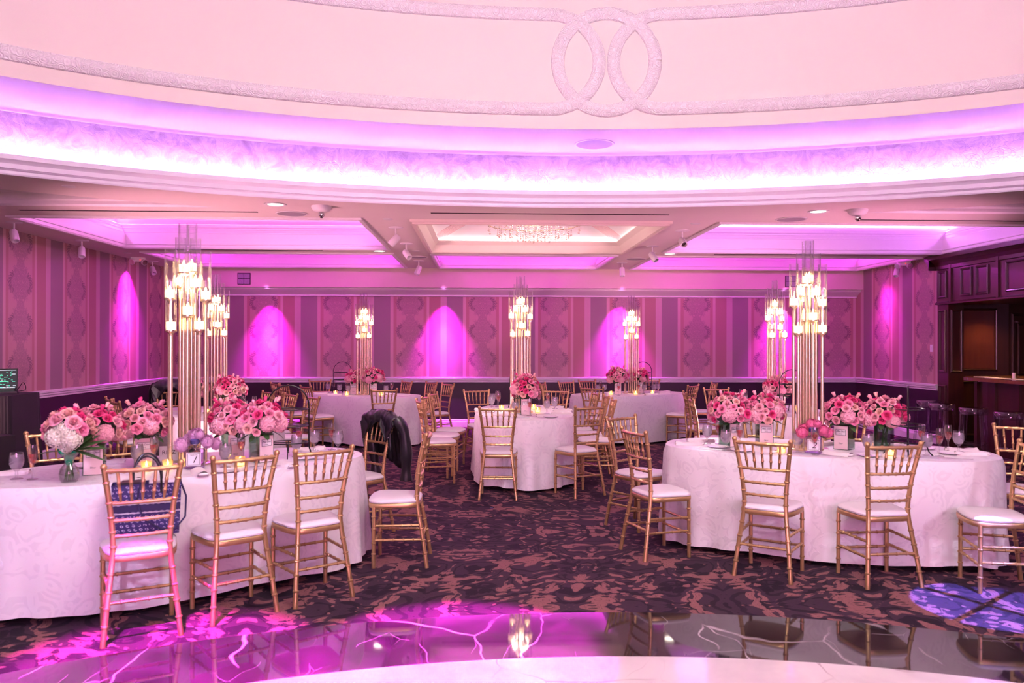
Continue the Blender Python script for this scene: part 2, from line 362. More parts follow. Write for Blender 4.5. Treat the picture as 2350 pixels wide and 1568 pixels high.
# ------------------------------------------------------------------ mesh building
class MB:
    def __init__(s): s.v = []; s.f = []
    def add(s, vs, fs):
        o = len(s.v); s.v += [tuple(p) for p in vs]; s.f += [tuple(i+o for i in f) for f in fs]; return s
    def box(s, c, d, rz=0, taper=1.0):
        cx, cy, cz = c; hx, hy, hz = d[0]/2, d[1]/2, d[2]/2; cs, sn = math.cos(rz), math.sin(rz)
        vs = []
        for k in (-1, 1):
            t = taper if k > 0 else 1
            for (i, j) in ((-1, -1), (1, -1), (1, 1), (-1, 1)):
                x, y = i*hx*t, j*hy*t
                vs.append((cx+x*cs-y*sn, cy+x*sn+y*cs, cz+k*hz))
        return s.add(vs, [(3, 2, 1, 0), (4, 5, 6, 7), (0, 1, 5, 4), (1, 2, 6, 5), (2, 3, 7, 6), (3, 0, 4, 7)])
    def tube(s, pts, r, seg=8, cap=True):
        pts = [Vector(p) for p in pts]; n = len(pts)
        rs = r if isinstance(r, (list, tuple)) else [r]*n
        vs = []; prev = None
        for i, p in enumerate(pts):
            d = (pts[min(i+1, n-1)]-pts[max(i-1, 0)])
            d = d.normalized() if d.length > 1e-9 else Vector((0, 0, 1))
            if prev is None:
                a = Vector((0, 0, 1)) if abs(d.z) < .9 else Vector((1, 0, 0))
                x = d.cross(a).normalized()
            else:
                x = (prev-d*prev.dot(d)).normalized()
            prev = x; y = d.cross(x)
            for k in range(seg):
                a = 2*PI*k/seg; vs.append(p+(x*math.cos(a)+y*math.sin(a))*rs[i])
        fs = [(i*seg+k, i*seg+(k+1) % seg, (i+1)*seg+(k+1) % seg, (i+1)*seg+k) for i in range(n-1) for k in range(seg)]
        if cap: fs += [tuple(range(seg-1, -1, -1)), tuple((n-1)*seg+k for k in range(seg))]
        return s.add(vs, fs)
    def lathe(s, prof, seg=20, c=(0, 0, 0), cap=False):
        vs = [(c[0]+r*math.cos(2*PI*k/seg), c[1]+r*math.sin(2*PI*k/seg), c[2]+z) for r, z in prof for k in range(seg)]
        n = len(prof)
        fs = [(i*seg+k, i*seg+(k+1) % seg, (i+1)*seg+(k+1) % seg, (i+1)*seg+k) for i in range(n-1) for k in range(seg)]
        if cap: fs += [tuple(range(seg-1, -1, -1)), tuple((n-1)*seg+k for k in range(seg))]
        return s.add(vs, fs)
    def grid(s, P, nu, nv, close_u=False):
        vs = [P(i, j) for j in range(nv) for i in range(nu)]
        fs = [(j*nu+i, j*nu+(i+1) % nu, (j+1)*nu+(i+1) % nu, (j+1)*nu+i) for j in range(nv-1) for i in range(nu if close_u else nu-1)]
        return s.add(vs, fs)
    def sphere(s, c, r, seg=10, rings=6):
        rx, ry, rz = r if isinstance(r, (tuple, list)) else (r, r, r)
        pr = [(math.sin(PI*i/rings), -math.cos(PI*i/rings)) for i in range(rings+1)]
        vs = [(c[0]+rx*a*math.cos(2*PI*k/seg), c[1]+ry*a*math.sin(2*PI*k/seg), c[2]+rz*z) for a, z in pr for k in range(seg)]
        fs = [(i*seg+k, i*seg+(k+1) % seg, (i+1)*seg+(k+1) % seg, (i+1)*seg+k) for i in range(rings) for k in range(seg)]
        return s.add(vs, fs)
    def mesh(s, name, mat, smooth=True, angle=40):
        me = bpy.data.meshes.new(name); me.from_pydata(s.v, [], s.f); me.validate(); me.update()
        me.materials.append(M[mat] if isinstance(mat, str) else mat)
        if smooth:
            bm = bmesh.new(); bm.from_mesh(me)
            lim = math.radians(angle)
            for f in bm.faces: f.smooth = True
            for e in bm.edges:
                if len(e.link_faces) == 2 and e.calc_face_angle(0) > lim: e.smooth = False
            bm.to_mesh(me); bm.free()
        return me
    def obj(s, name, mat, parent=None, loc=None, smooth=True, angle=40):
        return place(name, s.mesh(name, mat, smooth, angle), parent, loc)
def place(name, me, parent=None, loc=None, rot=None, scale=None):
    o = bpy.data.objects.new(name, me); COL.objects.link(o)
    if parent is not None: o.parent = parent
    if loc is not None: o.location = loc
    if rot is not None: o.rotation_euler = rot
    if scale is not None: o.scale = (scale, scale, scale) if not isinstance(scale, (tuple, list)) else scale
    return o
def tag(o, label, cat, group=None):
    o['label'] = label; o['category'] = cat
    if group: o['group'] = group
    return o
def thing(name, label, cat, loc=(0, 0, 0), rz=0, group=None):
    o = bpy.data.objects.new(name, None); COL.objects.link(o); o.empty_display_size = .1
    o.location = loc; o.rotation_euler = (0, 0, rz)
    return tag(o, label, cat, group)
def struct(o): o['kind'] = 'structure'; return o
def copy_tree(o, parent=None, mp=None):
    c = o.copy(); COL.objects.link(c); c.parent = parent
    for ch in KIDS.get(o.name, []): copy_tree(ch, c)
    return c
KIDS = {}
def index_kids(root):
    for ch in [x for x in COL.objects if x.parent is root]:
        KIDS.setdefault(root.name, []).append(ch); index_kids(ch)
def text_mesh(txt, size, mat, shear=0, extr=.0004, space=1.0):
    cu = bpy.data.curves.new('t', 'FONT'); cu.body = txt; cu.size = size; cu.align_x = 'CENTER'; cu.align_y = 'CENTER'; cu.extrude = extr; cu.shear = shear
    cu.space_character = space; cu.resolution_u = 2
    o = bpy.data.objects.new('t', cu); COL.objects.link(o)
    dg = bpy.context.evaluated_depsgraph_get(); me = bpy.data.meshes.new_from_object(o.evaluated_get(dg))
    bpy.data.objects.remove(o); bpy.data.curves.remove(cu)
    me.materials.clear(); me.materials.append(M[mat]); return me

# ================================================================== SETTING
def ell(a, b, t): return (ECX+a*math.cos(t), ECY+b*math.sin(t))
# ---- floor: carpet with the oval marble dance floor
FX, FY = .55, 1.6
def fell(a, b, k, n=160): return (FX+a*math.cos(2*PI*k/n), FY+b*math.sin(2*PI*k/n))
ring_o = [fell(4.25, 3.0, k) for k in range(160)]; ring_i = [fell(3.6, 2.35, k) for k in range(160)]
mb = MB()
out = [(-6.4, -4), (10.6, -4), (10.6, 15.2), (-6.4, 15.2)]
pts = [Vector(p) for p in out+ring_o]
ed = [(i, (i+1) % 4) for i in range(4)]+[(4+i, 4+(i+1) % 160) for i in range(160)]
def inside_fn(x, y): return ((x-FX)/4.25)**2+((y-FY)/3.0)**2 < 1
vs, es, fs, *_ = delaunay_2d_cdt(pts, ed, [], 1, 1e-5)
keep = [f for f in fs if not inside_fn(sum(vs[i].x for i in f)/len(f), sum(vs[i].y for i in f)/len(f))]
fl = struct(MB().add([(v.x, v.y, 0) for v in vs], keep).obj('floor', 'carpet', smooth=False))
mb = MB(); n = 160
mb.add([(x, y, .002) for x, y in ring_o]+[(x, y, .002) for x, y in ring_i], [(k, (k+1) % n, n+(k+1) % n, n+k) for k in range(n)])
mb.add([(x, y, .002) for x, y in ring_o]+[(x, y, -.02) for x, y in ring_o], [(k, n+k, n+(k+1) % n, (k+1) % n) for k in range(n)])
mb.obj('marble_border', 'black_marble', fl, smooth=False)
MB().add([(x, y, .002) for x, y in ring_i], [tuple(range(n))]).obj('marble_field', 'white_marble', fl, smooth=False)

# ---- walls with chair rail, dado and baseboard
def wall_strip(name, p0, p1, z0, z1, mat, th=.1, inward=(0, -1), parent=None):
    (x0, y0), (x1, y1) = p0, p1; ix, iy = inward
    mb = MB(); A = [(x0, y0), (x1, y1), (x1-ix*th, y1-iy*th), (x0-ix*th, y0-iy*th)]
    mb.add([(x, y, z0) for x, y in A]+[(x, y, z1) for x, y in A], [(0, 1, 5, 4), (1, 2, 6, 5), (2, 3, 7, 6), (3, 0, 4, 7), (4, 5, 6, 7), (3, 2, 1, 0)])
    return mb.obj(name, mat, parent, smooth=False)
def prof_strip(name, p0, p1, prof, mat, inward, parent=None, e0=0, e1=0):
    """moulding: profile (projection, z) swept from p0 to p1; e0/e1 mitre extension per unit of projection"""
    (x0, y0), (x1, y1) = p0, p1; ix, iy = inward
    L = math.hypot(x1-x0, y1-y0); tx, ty = (x1-x0)/L, (y1-y0)/L
    a = [(x0+ix*d-tx*e0*d, y0+iy*d-ty*e0*d, z) for d, z in prof]; b_ = [(x1+ix*d+tx*e1*d, y1+iy*d+ty*e1*d, z) for d, z in prof]
    n = len(prof)
    mb = MB().add(a+b_, [(i, i+1, n+i+1, n+i) for i in range(n-1)]+[tuple(range(n)), tuple(range(2*n-1, n-1, -1))])
    return mb.obj(name, mat, parent, smooth=False)
RAIL = [(0, .845), (.012, .85), (.014, .87), (.03, .885), (.032, .905), (.05, .915), (.052, .94), (.035, .948), (0, .95)]
BASE = [(0, .0), (.025, 0), (.025, .10), (.018, .12), (.018, .135), (.008, .15), (0, .152)]
WY0 = 12.2
for side, p0, p1, inw, pap in (('back', (XL, YB), (XR, YB), (0, -1), 'wallpaper_back'), ('left', (XL, -4), (XL, YB), (1, 0), 'wallpaper_left'), ('right', (XR, WY0), (XR, YB), (-1, 0), 'wallpaper_right')):
    w = struct(wall_strip('wall_'+side, p0, p1, .90, ZC+.02, pap, .1, inw))
    wall_strip('dado', p0, p1, 0, .90, 'dado_paint', .1, inw, w)
    tr = struct(prof_strip('trim_'+{'back': '1', 'left': '2', 'right': '3'}[side], p0, p1, RAIL, 'white_trim', inw)); tr['label'] = 'white chair rail along the %s wall' % side
    struct(prof_strip('baseboard_'+side, p0, p1, BASE, 'white_trim', inw))
# soffit over the back wall, with the crown moulding below it
sof = struct(MB().box(((XL+XR)/2, (YS+YB)/2, (2.622+ZC+.02)/2), (XR-XL, YB-YS, ZC+.02-2.622)).obj('trim_4', 'soffit_paint', smooth=False)); sof['label'] = 'boxed soffit across the top of the back wall'
CR = [(0, 2.47), (.03, 2.475), (.03, 2.50), (.06, 2.515), (.10, 2.535), (.16, 2.565), (.20, 2.59), (.205, 2.615), (.24, 2.622), (0, 2.622)]
cr = struct(prof_strip('trim_5', (XL, YB), (XR, YB), CR, 'white_trim', (0, -1))); cr['label'] = 'white crown moulding under the back soffit'
# side wall behind the camera and rear
struct(wall_strip('wall_rear', (XL, -4), (10.6, -4), 0, 5.4, 'soffit_paint', .1, (0, 1)))

# ---- ceiling with coffers and the oval recess
COF = {'left': (-5.17, -1.40, 8.86, 11.62), 'centre': (-.74, 2.09, 8.93, 11.70), 'right': (2.77, 7.03, 8.95, 11.76),
       'left_rear': (-5.17, -1.42, 12.24, 14.40), 'centre_rear': (-.76, 2.09, 12.34, 14.42), 'right_rear': (2.77, 7.0, 12.38, 14.44)}
TA, TB = EA+.75, EB+.75
def tri_poly(sgn):
    x_out = -5.17 if sgn < 0 else 6.53
    yl = 8.2
    P = []
    for k in range(25):
        x = ECX+sgn*(3.38+(abs(x_out-ECX)-3.38)*k/24)
        P.append((x, ECY+TB*math.sqrt(max(0, 1-((x-ECX)/TA)**2))))
    P = [(p[0], min(p[1], yl)) for p in P]
    P.append((x_out, yl))
    return P
polys = [[(a, c), (b, c), (b, d), (a, d)] for a, b, c, d in COF.values()]+[tri_poly(-1), tri_poly(1)]
ELL = [ell(EA, EB, 2*PI*k/200) for k in range(200)]
# keep the recess inside the slab
outer = [(-6.4, -4.0), (10.6, -4.0), (10.6, YS), (-6.4, YS)]
loops = [outer]+polys+[ELL]
pts, ed = [], []
for L in loops:
    b0 = len(pts); pts += [Vector(p) for p in L]; ed += [(b0+i, b0+(i+1) % len(L)) for i in range(len(L))]
def in_poly(x, y, L):
    c = False
    for i in range(len(L)):
        x1, y1 = L[i]; x2, y2 = L[i-1]
        if (y1 > y) != (y2 > y) and x < (x2-x1)*(y-y1)/(y2-y1)+x1: c = not c
    return c
vs, es, fs, *_ = delaunay_2d_cdt(pts, ed, [], 1, 1e-5)
keep = []
for f in fs:
    x = sum(vs[i].x for i in f)/len(f); y = sum(vs[i].y for i in f)/len(f)
    if not any(in_poly(x, y, L) for L in loops[1:]): keep.append(tuple(reversed(f)))
ceil = struct(MB().add([(v.x, v.y, ZC) for v in vs], keep).obj('ceiling', 'ceiling_paint', smooth=False))

def loop_offset(L, d):
    """offset closed polygon (counter-clockwise) outward by d"""
    n = len(L); A = sum(L[i][0]*L[(i+1) % n][1]-L[(i+1) % n][0]*L[i][1] for i in range(n)); sg = 1 if A > 0 else -1
    out = []
    for i in range(n):
        p0, p1, p2 = Vector(L[i-1]), Vector(L[i]), Vector(L[(i+1) % n])
        a, b = (p1-p0), (p2-p1)
        na = Vector((a.y, -a.x)).normalized()*sg if a.length > 1e-6 else None
        nb = Vector((b.y, -b.x)).normalized()*sg if b.length > 1e-6 else None
        na = na or nb; nb = nb or na
        m = (na+nb)
        m = m/max(.35, m.dot(m)/2) if m.length > 1e-6 else na
        q = p1+m*d; out.append((q.x, q.y))
    return out
def sweep(L, prof, name, mat, parent, z0=ZC, smooth=False, ang=30):
    n = len(L); vs = []
    for d, z in prof: vs += [(x, y, z0+z) for x, y in loop_offset(L, d)]
    mb = MB().add(vs, [(i*n+k, i*n+(k+1) % n, (i+1)*n+(k+1) % n, (i+1)*n+k) for i in range(len(prof)-1) for k in range(n)])
    return mb.obj(name, mat, parent, smooth=smooth, angle=ang)
COF_PROF = [(.055, -.001), (.055, -.022), (.030, -.028), (.010, -.022), (.0, -.004), (.0, .030), (-.012, .036), (-.012, .05), (.0, .056), (.03, .20), (.048, .205), (.048, .222), (.06, .225),
            (.078, .262), (.098, .268), (.098, .288), (.12, .305), (.14, .31), (.14, .345), (.16, .36), (.17, .33), (.28, .33)]
for i, (nm, r) in enumerate(list(COF.items())):
    L = [(r[0], r[2]), (r[1], r[2]), (r[1], r[3]), (r[0], r[3])]
    if nm == 'centre': continue
    hot = 'rear' in nm
    pf = COF_PROF if not hot else [(d, z if z < .1 else z*.8) for d, z in COF_PROF]
    top = .62 if not hot else .5
    crn = sweep(L, pf, 'coffer_crown', 'white_trim', ceil)
    n = 4; A = loop_offset(L, .28)
    MB().add([(x, y, ZC+pf[-1][1]) for x, y in A]+[(x, y, ZC+top) for x, y in A], [(k, (k+1) % 4, 4+(k+1) % 4, 4+k) for k in range(4)]+[(7, 6, 5, 4)]).obj('coffer_top', 'ceiling_paint', ceil, smooth=False)
    s0 = loop_offset(L, .272); zz = ZC+{'left': .50, 'right': .435}.get(nm, .38)
    MB().add([(x, y, zz) for x, y in s0]+[(x, y, zz+.03) for x, y in s0], [(k, (k+1) % 4, 4+(k+1) % 4, 4+k) for k in range(4)]).obj('light_strip', 'led_magenta_hot' if hot else 'led_'+nm, ceil, smooth=False)
for P in (tri_poly(-1), tri_poly(1)):
    Q = P if sum(P[i][0]*P[(i+1) % len(P)][1]-P[(i+1) % len(P)][0]*P[i][1] for i in range(len(P))) > 0 else P[::-1]
    n = len(Q)
    MB().add([(x, y, ZC) for x, y in Q]+[(x, y, ZC+.3) for x, y in Q], [(k, (k+1) % n, n+(k+1) % n, n+k) for k in range(n)]+[tuple(range(2*n-1, n-1, -1))]).obj('coffer_top', 'ceiling_paint', ceil, smooth=False)
    (xa, xb) = (min(p[0] for p in P), max(p[0] for p in P))
    prof_strip('coffer_crown', (xa, 8.2), (xb, 8.2), [(0, ZC), (.02, ZC+.02), (.02, ZC+.05), (.04, ZC+.07), (.05, ZC+.12), (.08, ZC+.16), (.08, ZC+.2), (0, ZC+.22)], 'white_trim', (0, -1), ceil)
# centre coffer: stepped cream frame and a groin vault behind the chandelier
r = COF['centre']; L = [(r[0], r[2]), (r[1], r[2]), (r[1], r[3]), (r[0], r[3])]
sweep(L, [(.075, -.001), (.075, -.03), (.05, -.036), (.05, -.05), (.02, -.055), (.0, -.04), (-.02, .0), (-.05, .06), (-.10, .11), (-.10, .125), (-.02, .125), (-.02, .09), (.1, .09)], 'coffer_crown', 'cream_trim', ceil)
s0, s1 = loop_offset(L, -.0), loop_offset(L, .06)
MB().add([(x, y, ZC+.12) for x, y in s0]+[(x, y, ZC+.12) for x, y in s1], [(k, (k+1) % 4, 4+(k+1) % 4, 4+k) for k in range(4)]).obj('light_strip', 'vault_led', ceil, smooth=False)
vx0, vx1, vy0, vy1 = r[0]-.1, r[1]+.1, r[2]-.1, r[3]+.1; vcx, vcy = (vx0+vx1)/2, (vy0+vy1)/2
def vault_z(x, y):
    m = max(abs(x-vcx)/((vx1-vx0)/2), abs(y-vcy)/((vy1-vy0)/2)); return ZC+.09+.62*max(0, 1-m)**.8
G = 24
MB().grid(lambda i, j: (vx0+(vx1-vx0)*i/G, vy0+(vy1-vy0)*j/G, vault_z(vx0+(vx1-vx0)*i/G, vy0+(vy1-vy0)*j/G)), G+1, G+1).obj('coffer_vault', 'vault_paint', ceil)
for sx in (-1, 1):
    for sy in (-1, 1):
        hx, hy = (vx1-vx0)/2, (vy1-vy0)/2; dl = math.hypot(hx, hy); nx, ny = -sy*hy/dl*sx*sx, sx*hx/dl
        tx, ty = sx*hx, sy*hy; nrm = Vector((-ty, tx)).normalized()
        vs = []
        for i in range(17):
            q = 1-i/16*.92
            for k, (w, dz) in enumerate(((-.11, -.004), (-.11, -.03), (.11, -.03), (.11, -.004))):
                x, y = vcx+tx*q+nrm.x*w, vcy+ty*q+nrm.y*w
                vs.append((x, y, vault_z(vcx+tx*q, vcy+ty*q)+dz-.01))
        MB().add(vs, [(i*4+k, i*4+k+1, (i+1)*4+k+1, (i+1)*4+k) for i in range(16) for k in range(3)]).obj('vault_rib', 'rib_band', ceil, smooth=False)
# oval recess: cornice, light trough, plaster band, soffit and drum
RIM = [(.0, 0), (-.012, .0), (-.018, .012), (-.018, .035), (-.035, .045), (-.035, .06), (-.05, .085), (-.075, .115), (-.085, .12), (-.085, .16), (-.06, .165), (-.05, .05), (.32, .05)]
rim = sweep(ELL, RIM, 'recess_cornice', 'cornice_cove_lit', ceil, smooth=True, ang=25)
def oval(a, b, z): return [(ECX+a*math.cos(2*PI*k/200), ECY+b*math.sin(2*PI*k/200), z) for k in range(200)]
def oval_band(rings, name, mat, smooth=True):
    vs = [p for R in rings for p in R]
    return MB().add(vs, [(i*200+k, i*200+(k+1) % 200, (i+1)*200+(k+1) % 200, (i+1)*200+k) for i in range(len(rings)-1) for k in range(200)]).obj(name, mat, ceil, smooth=smooth)
ZS = 3.585; DA, DB = EA-.76, EB-.76; ZD = 5.3
oval_band([oval(EA+.20, EB+.20, ZC+.062), oval(EA+.20, EB+.20, ZC+.10)], 'light_strip', 'led_violet')
oval_band([oval(EA+.185, EB+.185, ZC+.05), oval(EA+.185, EB+.185, ZC+.096), oval(EA+.195, EB+.195, ZC+.096), oval(EA+.195, EB+.195, ZC+.05)], 'strip_baffle', 'white_trim', False)  # unseen baffle added to hold the strip light off the soffit
oval_band([oval(EA+.32, EB+.32, ZC+.05), oval(EA+.30, EB+.30, ZS)], 'plaster_band', 'crackled_plaster')
oval_band([oval(EA+.30, EB+.30, ZS), oval(DA, DB, ZS)], 'recess_soffit', 'ceiling_paint', False)
oval_band([oval(DA, DB, ZS), oval(DA, DB, ZD)], 'recess_drum', 'drum_paint')
MB().add(oval(DA, DB, ZD), [tuple(range(200))]).obj('recess_top', 'drum_paint', ceil, smooth=False)
# carved mouldings on the drum: circle in the middle, long panels with round ends either side
# arc length parametrised along the drum
def drum_pt(sarc, z, dn=0.0):
    a = sarc/ (DA*1.0)
    th = PI/2-a
    p = (ECX+DA*math.cos(th), ECY+DB*math.sin(th)); nx, ny = math.cos(th)/DA, math.sin(th)/DB; l = math.hypot(nx, ny)
    return (p[0]-nx/l*dn, p[1]-ny/l*dn, z)
def drum_mould(path, name):
    prof = [(-.062, .0), (-.056, .02), (-.04, .03), (-.022, .045), (0, .052), (.022, .045), (.04, .03), (.056, .02), (.062, .0)]
    vs = []; n = len(path)
    for i, (s, z) in enumerate(path):
        s0, z0 = path[max(0, i-1)]; s1, z1 = path[min(n-1, i+1)]; l = math.hypot(s1-s0, z1-z0) or 1
        ts, tz = (s1-s0)/l, (z1-z0)/l
        for w, h in prof: vs.append(drum_pt(s-tz*w, z+ts*w, h))
    m = len(prof)
    MB().add(vs, [(i*m+k, i*m+k+1, (i+1)*m+k+1, (i+1)*m+k) for i in range(n-1) for k in range(m-1)]).obj(name, 'carved_moulding', ceil)
MC = .475; MZ = 4.21; MR = .455
drum_mould([(MC+MR*1.0*math.cos(2*PI*k/48), MZ+MR*math.sin(2*PI*k/48)) for k in range(49)], 'carved_ring')
for sg in (-1, 1):
    cx = MC+sg*(MR+.066)
    path = [(cx+sg*(5.5-i*.25), MZ+MR*.97) for i in range(23)]+[(cx-sg*MR*math.sin(PI*k/24), MZ+MR*.97*math.cos(PI*k/24)) for k in range(25)]+[(cx+sg*i*.25, MZ-MR*.97) for i in range(23)]
    drum_mould(path, 'carved_panel_moulding')
# wall behind the room on the right (bar alcove shell)
struct(wall_strip('wall_alcove', (10.4, 8), (10.4, 14), 0, ZC, 'mahogany', .1, (-1, 0)))

# ================================================================== CEILING FITTINGS
def downlight(x, y, z, lab, warm=True, power=14):
    t = thing('downlight', lab, 'ceiling light', (x, y, z), 0, 'recessed downlights')
    MB().lathe([(.075, -.001), (.11, -.001), (.112, -.008), (.10, -.012), (.078, -.006), (.072, .0)], 24).obj('trim_ring', 'white_plastic', t)
    MB().lathe([(.0, -.003), (.076, -.003)], 24).obj('lens', 'lamp_white' if warm else 'lamp_magenta', t)
    d = bpy.data.lights.new('downlight_beam', 'SPOT'); d.energy = power; d.color = (1, .82, .68) if warm else (.9, .05, 1)
    d.spot_size = math.radians(95); d.spot_blend = .9; d.shadow_soft_size = .07
    o = bpy.data.objects.new('downlight_beam', d); COL.objects.link(o); o.parent = t; o.location = (0, 0, -.03)
    return t
downlight(-2.08, 7.98, ZC, 'lit recessed downlight left of centre below the oval ceiling cornice')
downlight(3.53, 8.13, ZC, 'lit recessed downlight right of centre below the oval ceiling cornice')
downlight(-1.55, 11.93, ZC, 'lit recessed downlight between the two left ceiling coffers')
downlight(2.90, 12.05, ZC, 'lit recessed downlight between the two right ceiling coffers')
def speaker(x, y, z, lab, r=.17):
    t = thing('ceiling_speaker', lab, 'speaker', (x, y, z), 0, 'round ceiling speakers')
    MB().lathe([(r*.9, -.001), (r, -.001), (r, -.008), (r*.93, -.011), (r*.9, -.008)], 28).obj('rim', 'white_plastic', t)
    MB().lathe([(0, -.007), (r*.92, -.007)], 28).obj('grille', 'grey_grille', t)
speaker(-2.05, 8.54, ZC, 'round flush ceiling speaker beside the left downlight')
speaker(3.45, 8.65, ZC, 'round flush ceiling speaker beside the right downlight')
speaker(-1.05, 12.72, ZC, 'small round ceiling speaker left of the rear centre coffer')
speaker(2.52, 12.8, ZC, 'small round ceiling speaker right of the rear centre coffer')
speaker(1.12, 7.83, ZS, 'round speaker in the pink ceiling under the ring moulding', .2)
def sprinkler(x, y, lab):
    t = thing('ceiling_sensor', lab, 'sensor', (x, y, ZC), 0, 'domed ceiling sensors')
    MB().lathe([(0, -.062), (.05, -.06), (.085, -.045), (.1, -.02), (.102, 0)], 24).obj('dome', 'white_plastic', t)
    MB().sphere((0, 0, -.085), .032, 14, 9).obj('glass_eye', 'chrome', t)
    MB().lathe([(0, -.122), (.012, -.121), (.014, -.112), (.012, -.105)], 10).obj('tip', 'black_plastic', t)
sprinkler(-1.64, 8.08, 'white domed ceiling sensor with mirrored ball, left of centre')
sprinkler(3.90, 8.02, 'white domed ceiling sensor with mirrored ball, right of centre')
def track(x, y, tgt, lab, power=0, col=(1, .85, .75), ang=30):
    t = thing('spot_fixture', lab, 'spotlight', (x, y, ZC), 0, 'small white ceiling spotlights')
    MB().lathe([(0, -.014), (.075, -.012), (.088, -.006), (.09, 0)], 24).obj('canopy', 'white_plastic', t)
    MB().tube([(0, 0, -.01), (0, 0, -.115)], .011, 10).obj('stem', 'white_plastic', t)
    d = (Vector(tgt)-Vector((x, y, ZC-.14))).normalized()
    hd = place('head', head_me, t, (0, 0, -.14)); hd.rotation_euler = d.to_track_quat('-Z', 'Y').to_euler()
    place('lens', lens_me, hd, (0, 0, 0))
    if power:
        l = bpy.data.lights.new('spot_beam', 'SPOT'); l.energy = power; l.color = col; l.spot_size = math.radians(ang); l.spot_blend = .6; l.shadow_soft_size = .035
        o = bpy.data.objects.new('spot_beam', l); COL.objects.link(o); o.parent = t
        o.location = Vector((0, 0, -.14))+d*.13; o.rotation_euler = d.to_track_quat('-Z', 'Y').to_euler()
head_me = MB().lathe([(0, .055), (.035, .05), (.045, .03), (.046, -.085), (.042, -.10), (.034, -.10), (.032, -.07)], 18).mesh('head', 'white_plastic')
lens_me = MB().lathe([(0, -.075), (.033, -.075)], 18).mesh('lens', 'chrome')
SPOTS = [(-1.04, 9.5, (-2.9, 9.2, .7), 'nearest ceiling spotlight on the left beam beside the centre coffer', 230),
         (-1.06, 11.02, (.5, 9.2, .7), 'middle ceiling spotlight on the left beam beside the centre coffer', 260),
         (-1.07, 13.3, (-1.9, 12.7, .7), 'farthest ceiling spotlight on the left beam, near the soffit', 110),
         (2.46, 9.58, (2.6, 5.9, .7), 'nearest ceiling spotlight on the right beam beside the centre coffer', 420),
         (2.43, 11.13, (3.7, 9.7, .7), 'middle ceiling spotlight on the right beam beside the centre coffer', 160),
         (2.40, 13.4, (2.4, 12.8, .7), 'farthest ceiling spotlight on the right beam, near the soffit', 110),
         (-5.42, 9.31, (-4.4, 8.3, .5), 'bluish lit ceiling spotlight at the far left above the wallpaper', 0),
         (-5.46, 10.93, (-4.9, 9.9, .6), 'second ceiling spotlight along the left wall', 0),
         (-5.63, 13.65, (-4.4, 12.4, .9), 'ceiling spotlight by the rear left corner, turned right', 0),
         (7.10, 13.2, (6.5, 12.6, 1.2), 'ceiling spotlight above the right wall, turned left', 0)]
for x, y, tg, lab, pw in SPOTS: track(x, y, tg, lab, pw)
# magenta wall washers in the soffit and by the side walls
def washer(x, y, z, tgt, lab, power, ang=58):
    t = thing('wall_washer', lab, 'ceiling light', (x, y, z), 0, 'magenta wall wash lights')
    MB().lathe([(.045, 0), (.07, 0), (.071, -.006), (.06, -.009), (.046, -.004)], 20).obj('trim_ring', 'white_plastic', t)
    MB().lathe([(0, -.003), (.047, -.003)], 20).obj('lens', 'lamp_magenta', t)
    for e, an, c in ((.95, ang*1.8, (.85, .01, 1)), (1.0, ang*.85, (1, .10, 1))):
        l = bpy.data.lights.new('wash_beam', 'SPOT'); l.energy = power*e; l.color = c; l.spot_size = math.radians(an); l.spot_blend = 1; l.shadow_soft_size = .025
        o = bpy.data.objects.new('wash_beam', l); COL.objects.link(o); o.parent = t; o.location = (0, 0, -.012)
        o.rotation_euler = (Vector(tgt)-Vector((x, y, z))).to_track_quat('-Z', 'Y').to_euler()
for x, w, pw in ((-3.98, 'behind the left rear table', 900), (-.72, 'left of the centre table candelabra', 1000), (2.62, 'behind the right rear table', 1000), (5.72, 'behind the front right candelabra', 600)):
    washer(x, 14.665, 2.62, (x, 14.92, .9), 'magenta soffit downlight washing the back wall '+w, pw, 36)
washer(-5.64, 13.1, ZC, (-5.8, 13.1, .8), 'magenta ceiling light washing the left wall near the corner', 1000, 45)
washer(7.04, 13.75, ZC, (7.2, 13.7, .8), 'magenta ceiling light washing the right wall near the corner', 1900, 45)
def emergency(x, y, rz, lab):
    t = thing('emergency_light', lab, 'emergency light', (x, y, ZC), rz, 'twin emergency lights')
    MB().box((0, 0, -.035), (.22, .08, .07)).obj('housing', 'white_plastic', t, smooth=False)
    for sx in (-1, 1):
        h = MB().lathe([(0, .03), (.03, .03), (.045, .015), (.05, -.03), (.045, -.035)], 16).obj('lamp_head', 'white_plastic', t, (sx*.085, -.05, -.075)); h.rotation_euler = (-1.2, 0, sx*.5)
        MB().lathe([(0, -.03), (.045, -.03)], 16).obj('lens', 'chrome', h)
    MB().sphere((.03, -.042, -.04), .006, 8, 5).obj('indicator', 'led_red', t)
emergency(-5.62, 13.05, .5, 'white twin-head emergency light by the left wall')
emergency(7.10, 12.98, -.5, 'white twin-head emergency light above the right wall')
def slot(x0, x1, y, lab):
    tag(MB().box(((x0+x1)/2, y, ZC-.002), (x1-x0, .03, .006)).obj('slot_diffuser', 'slot_dark', smooth=False), lab, 'air vent', 'ceiling slot diffusers')
slot(-4.87, -2.39, 8.46, 'long thin air slot in the ceiling before the left coffer')
slot(4.24, 6.9, 8.66, 'long thin air slot in the ceiling before the right coffer')
slot(-.55, 2.02, 8.43, 'long thin air slot in the ceiling before the centre coffer')
slot(-4.6, -2.4, 11.93, 'thin air slot in the ceiling between the left coffers')
slot(-.6, 2.0, 12.02, 'thin air slot in the ceiling behind the centre coffer')
slot(3.6, 6.5, 12.07, 'thin air slot in the ceiling between the right coffers')
slot(-4.6, -1.6, 14.55, 'thin dark air slot at the top of the soffit, left half')
slot(-.5, 2.0, 14.56, 'thin dark air slot at the top of the soffit, middle')
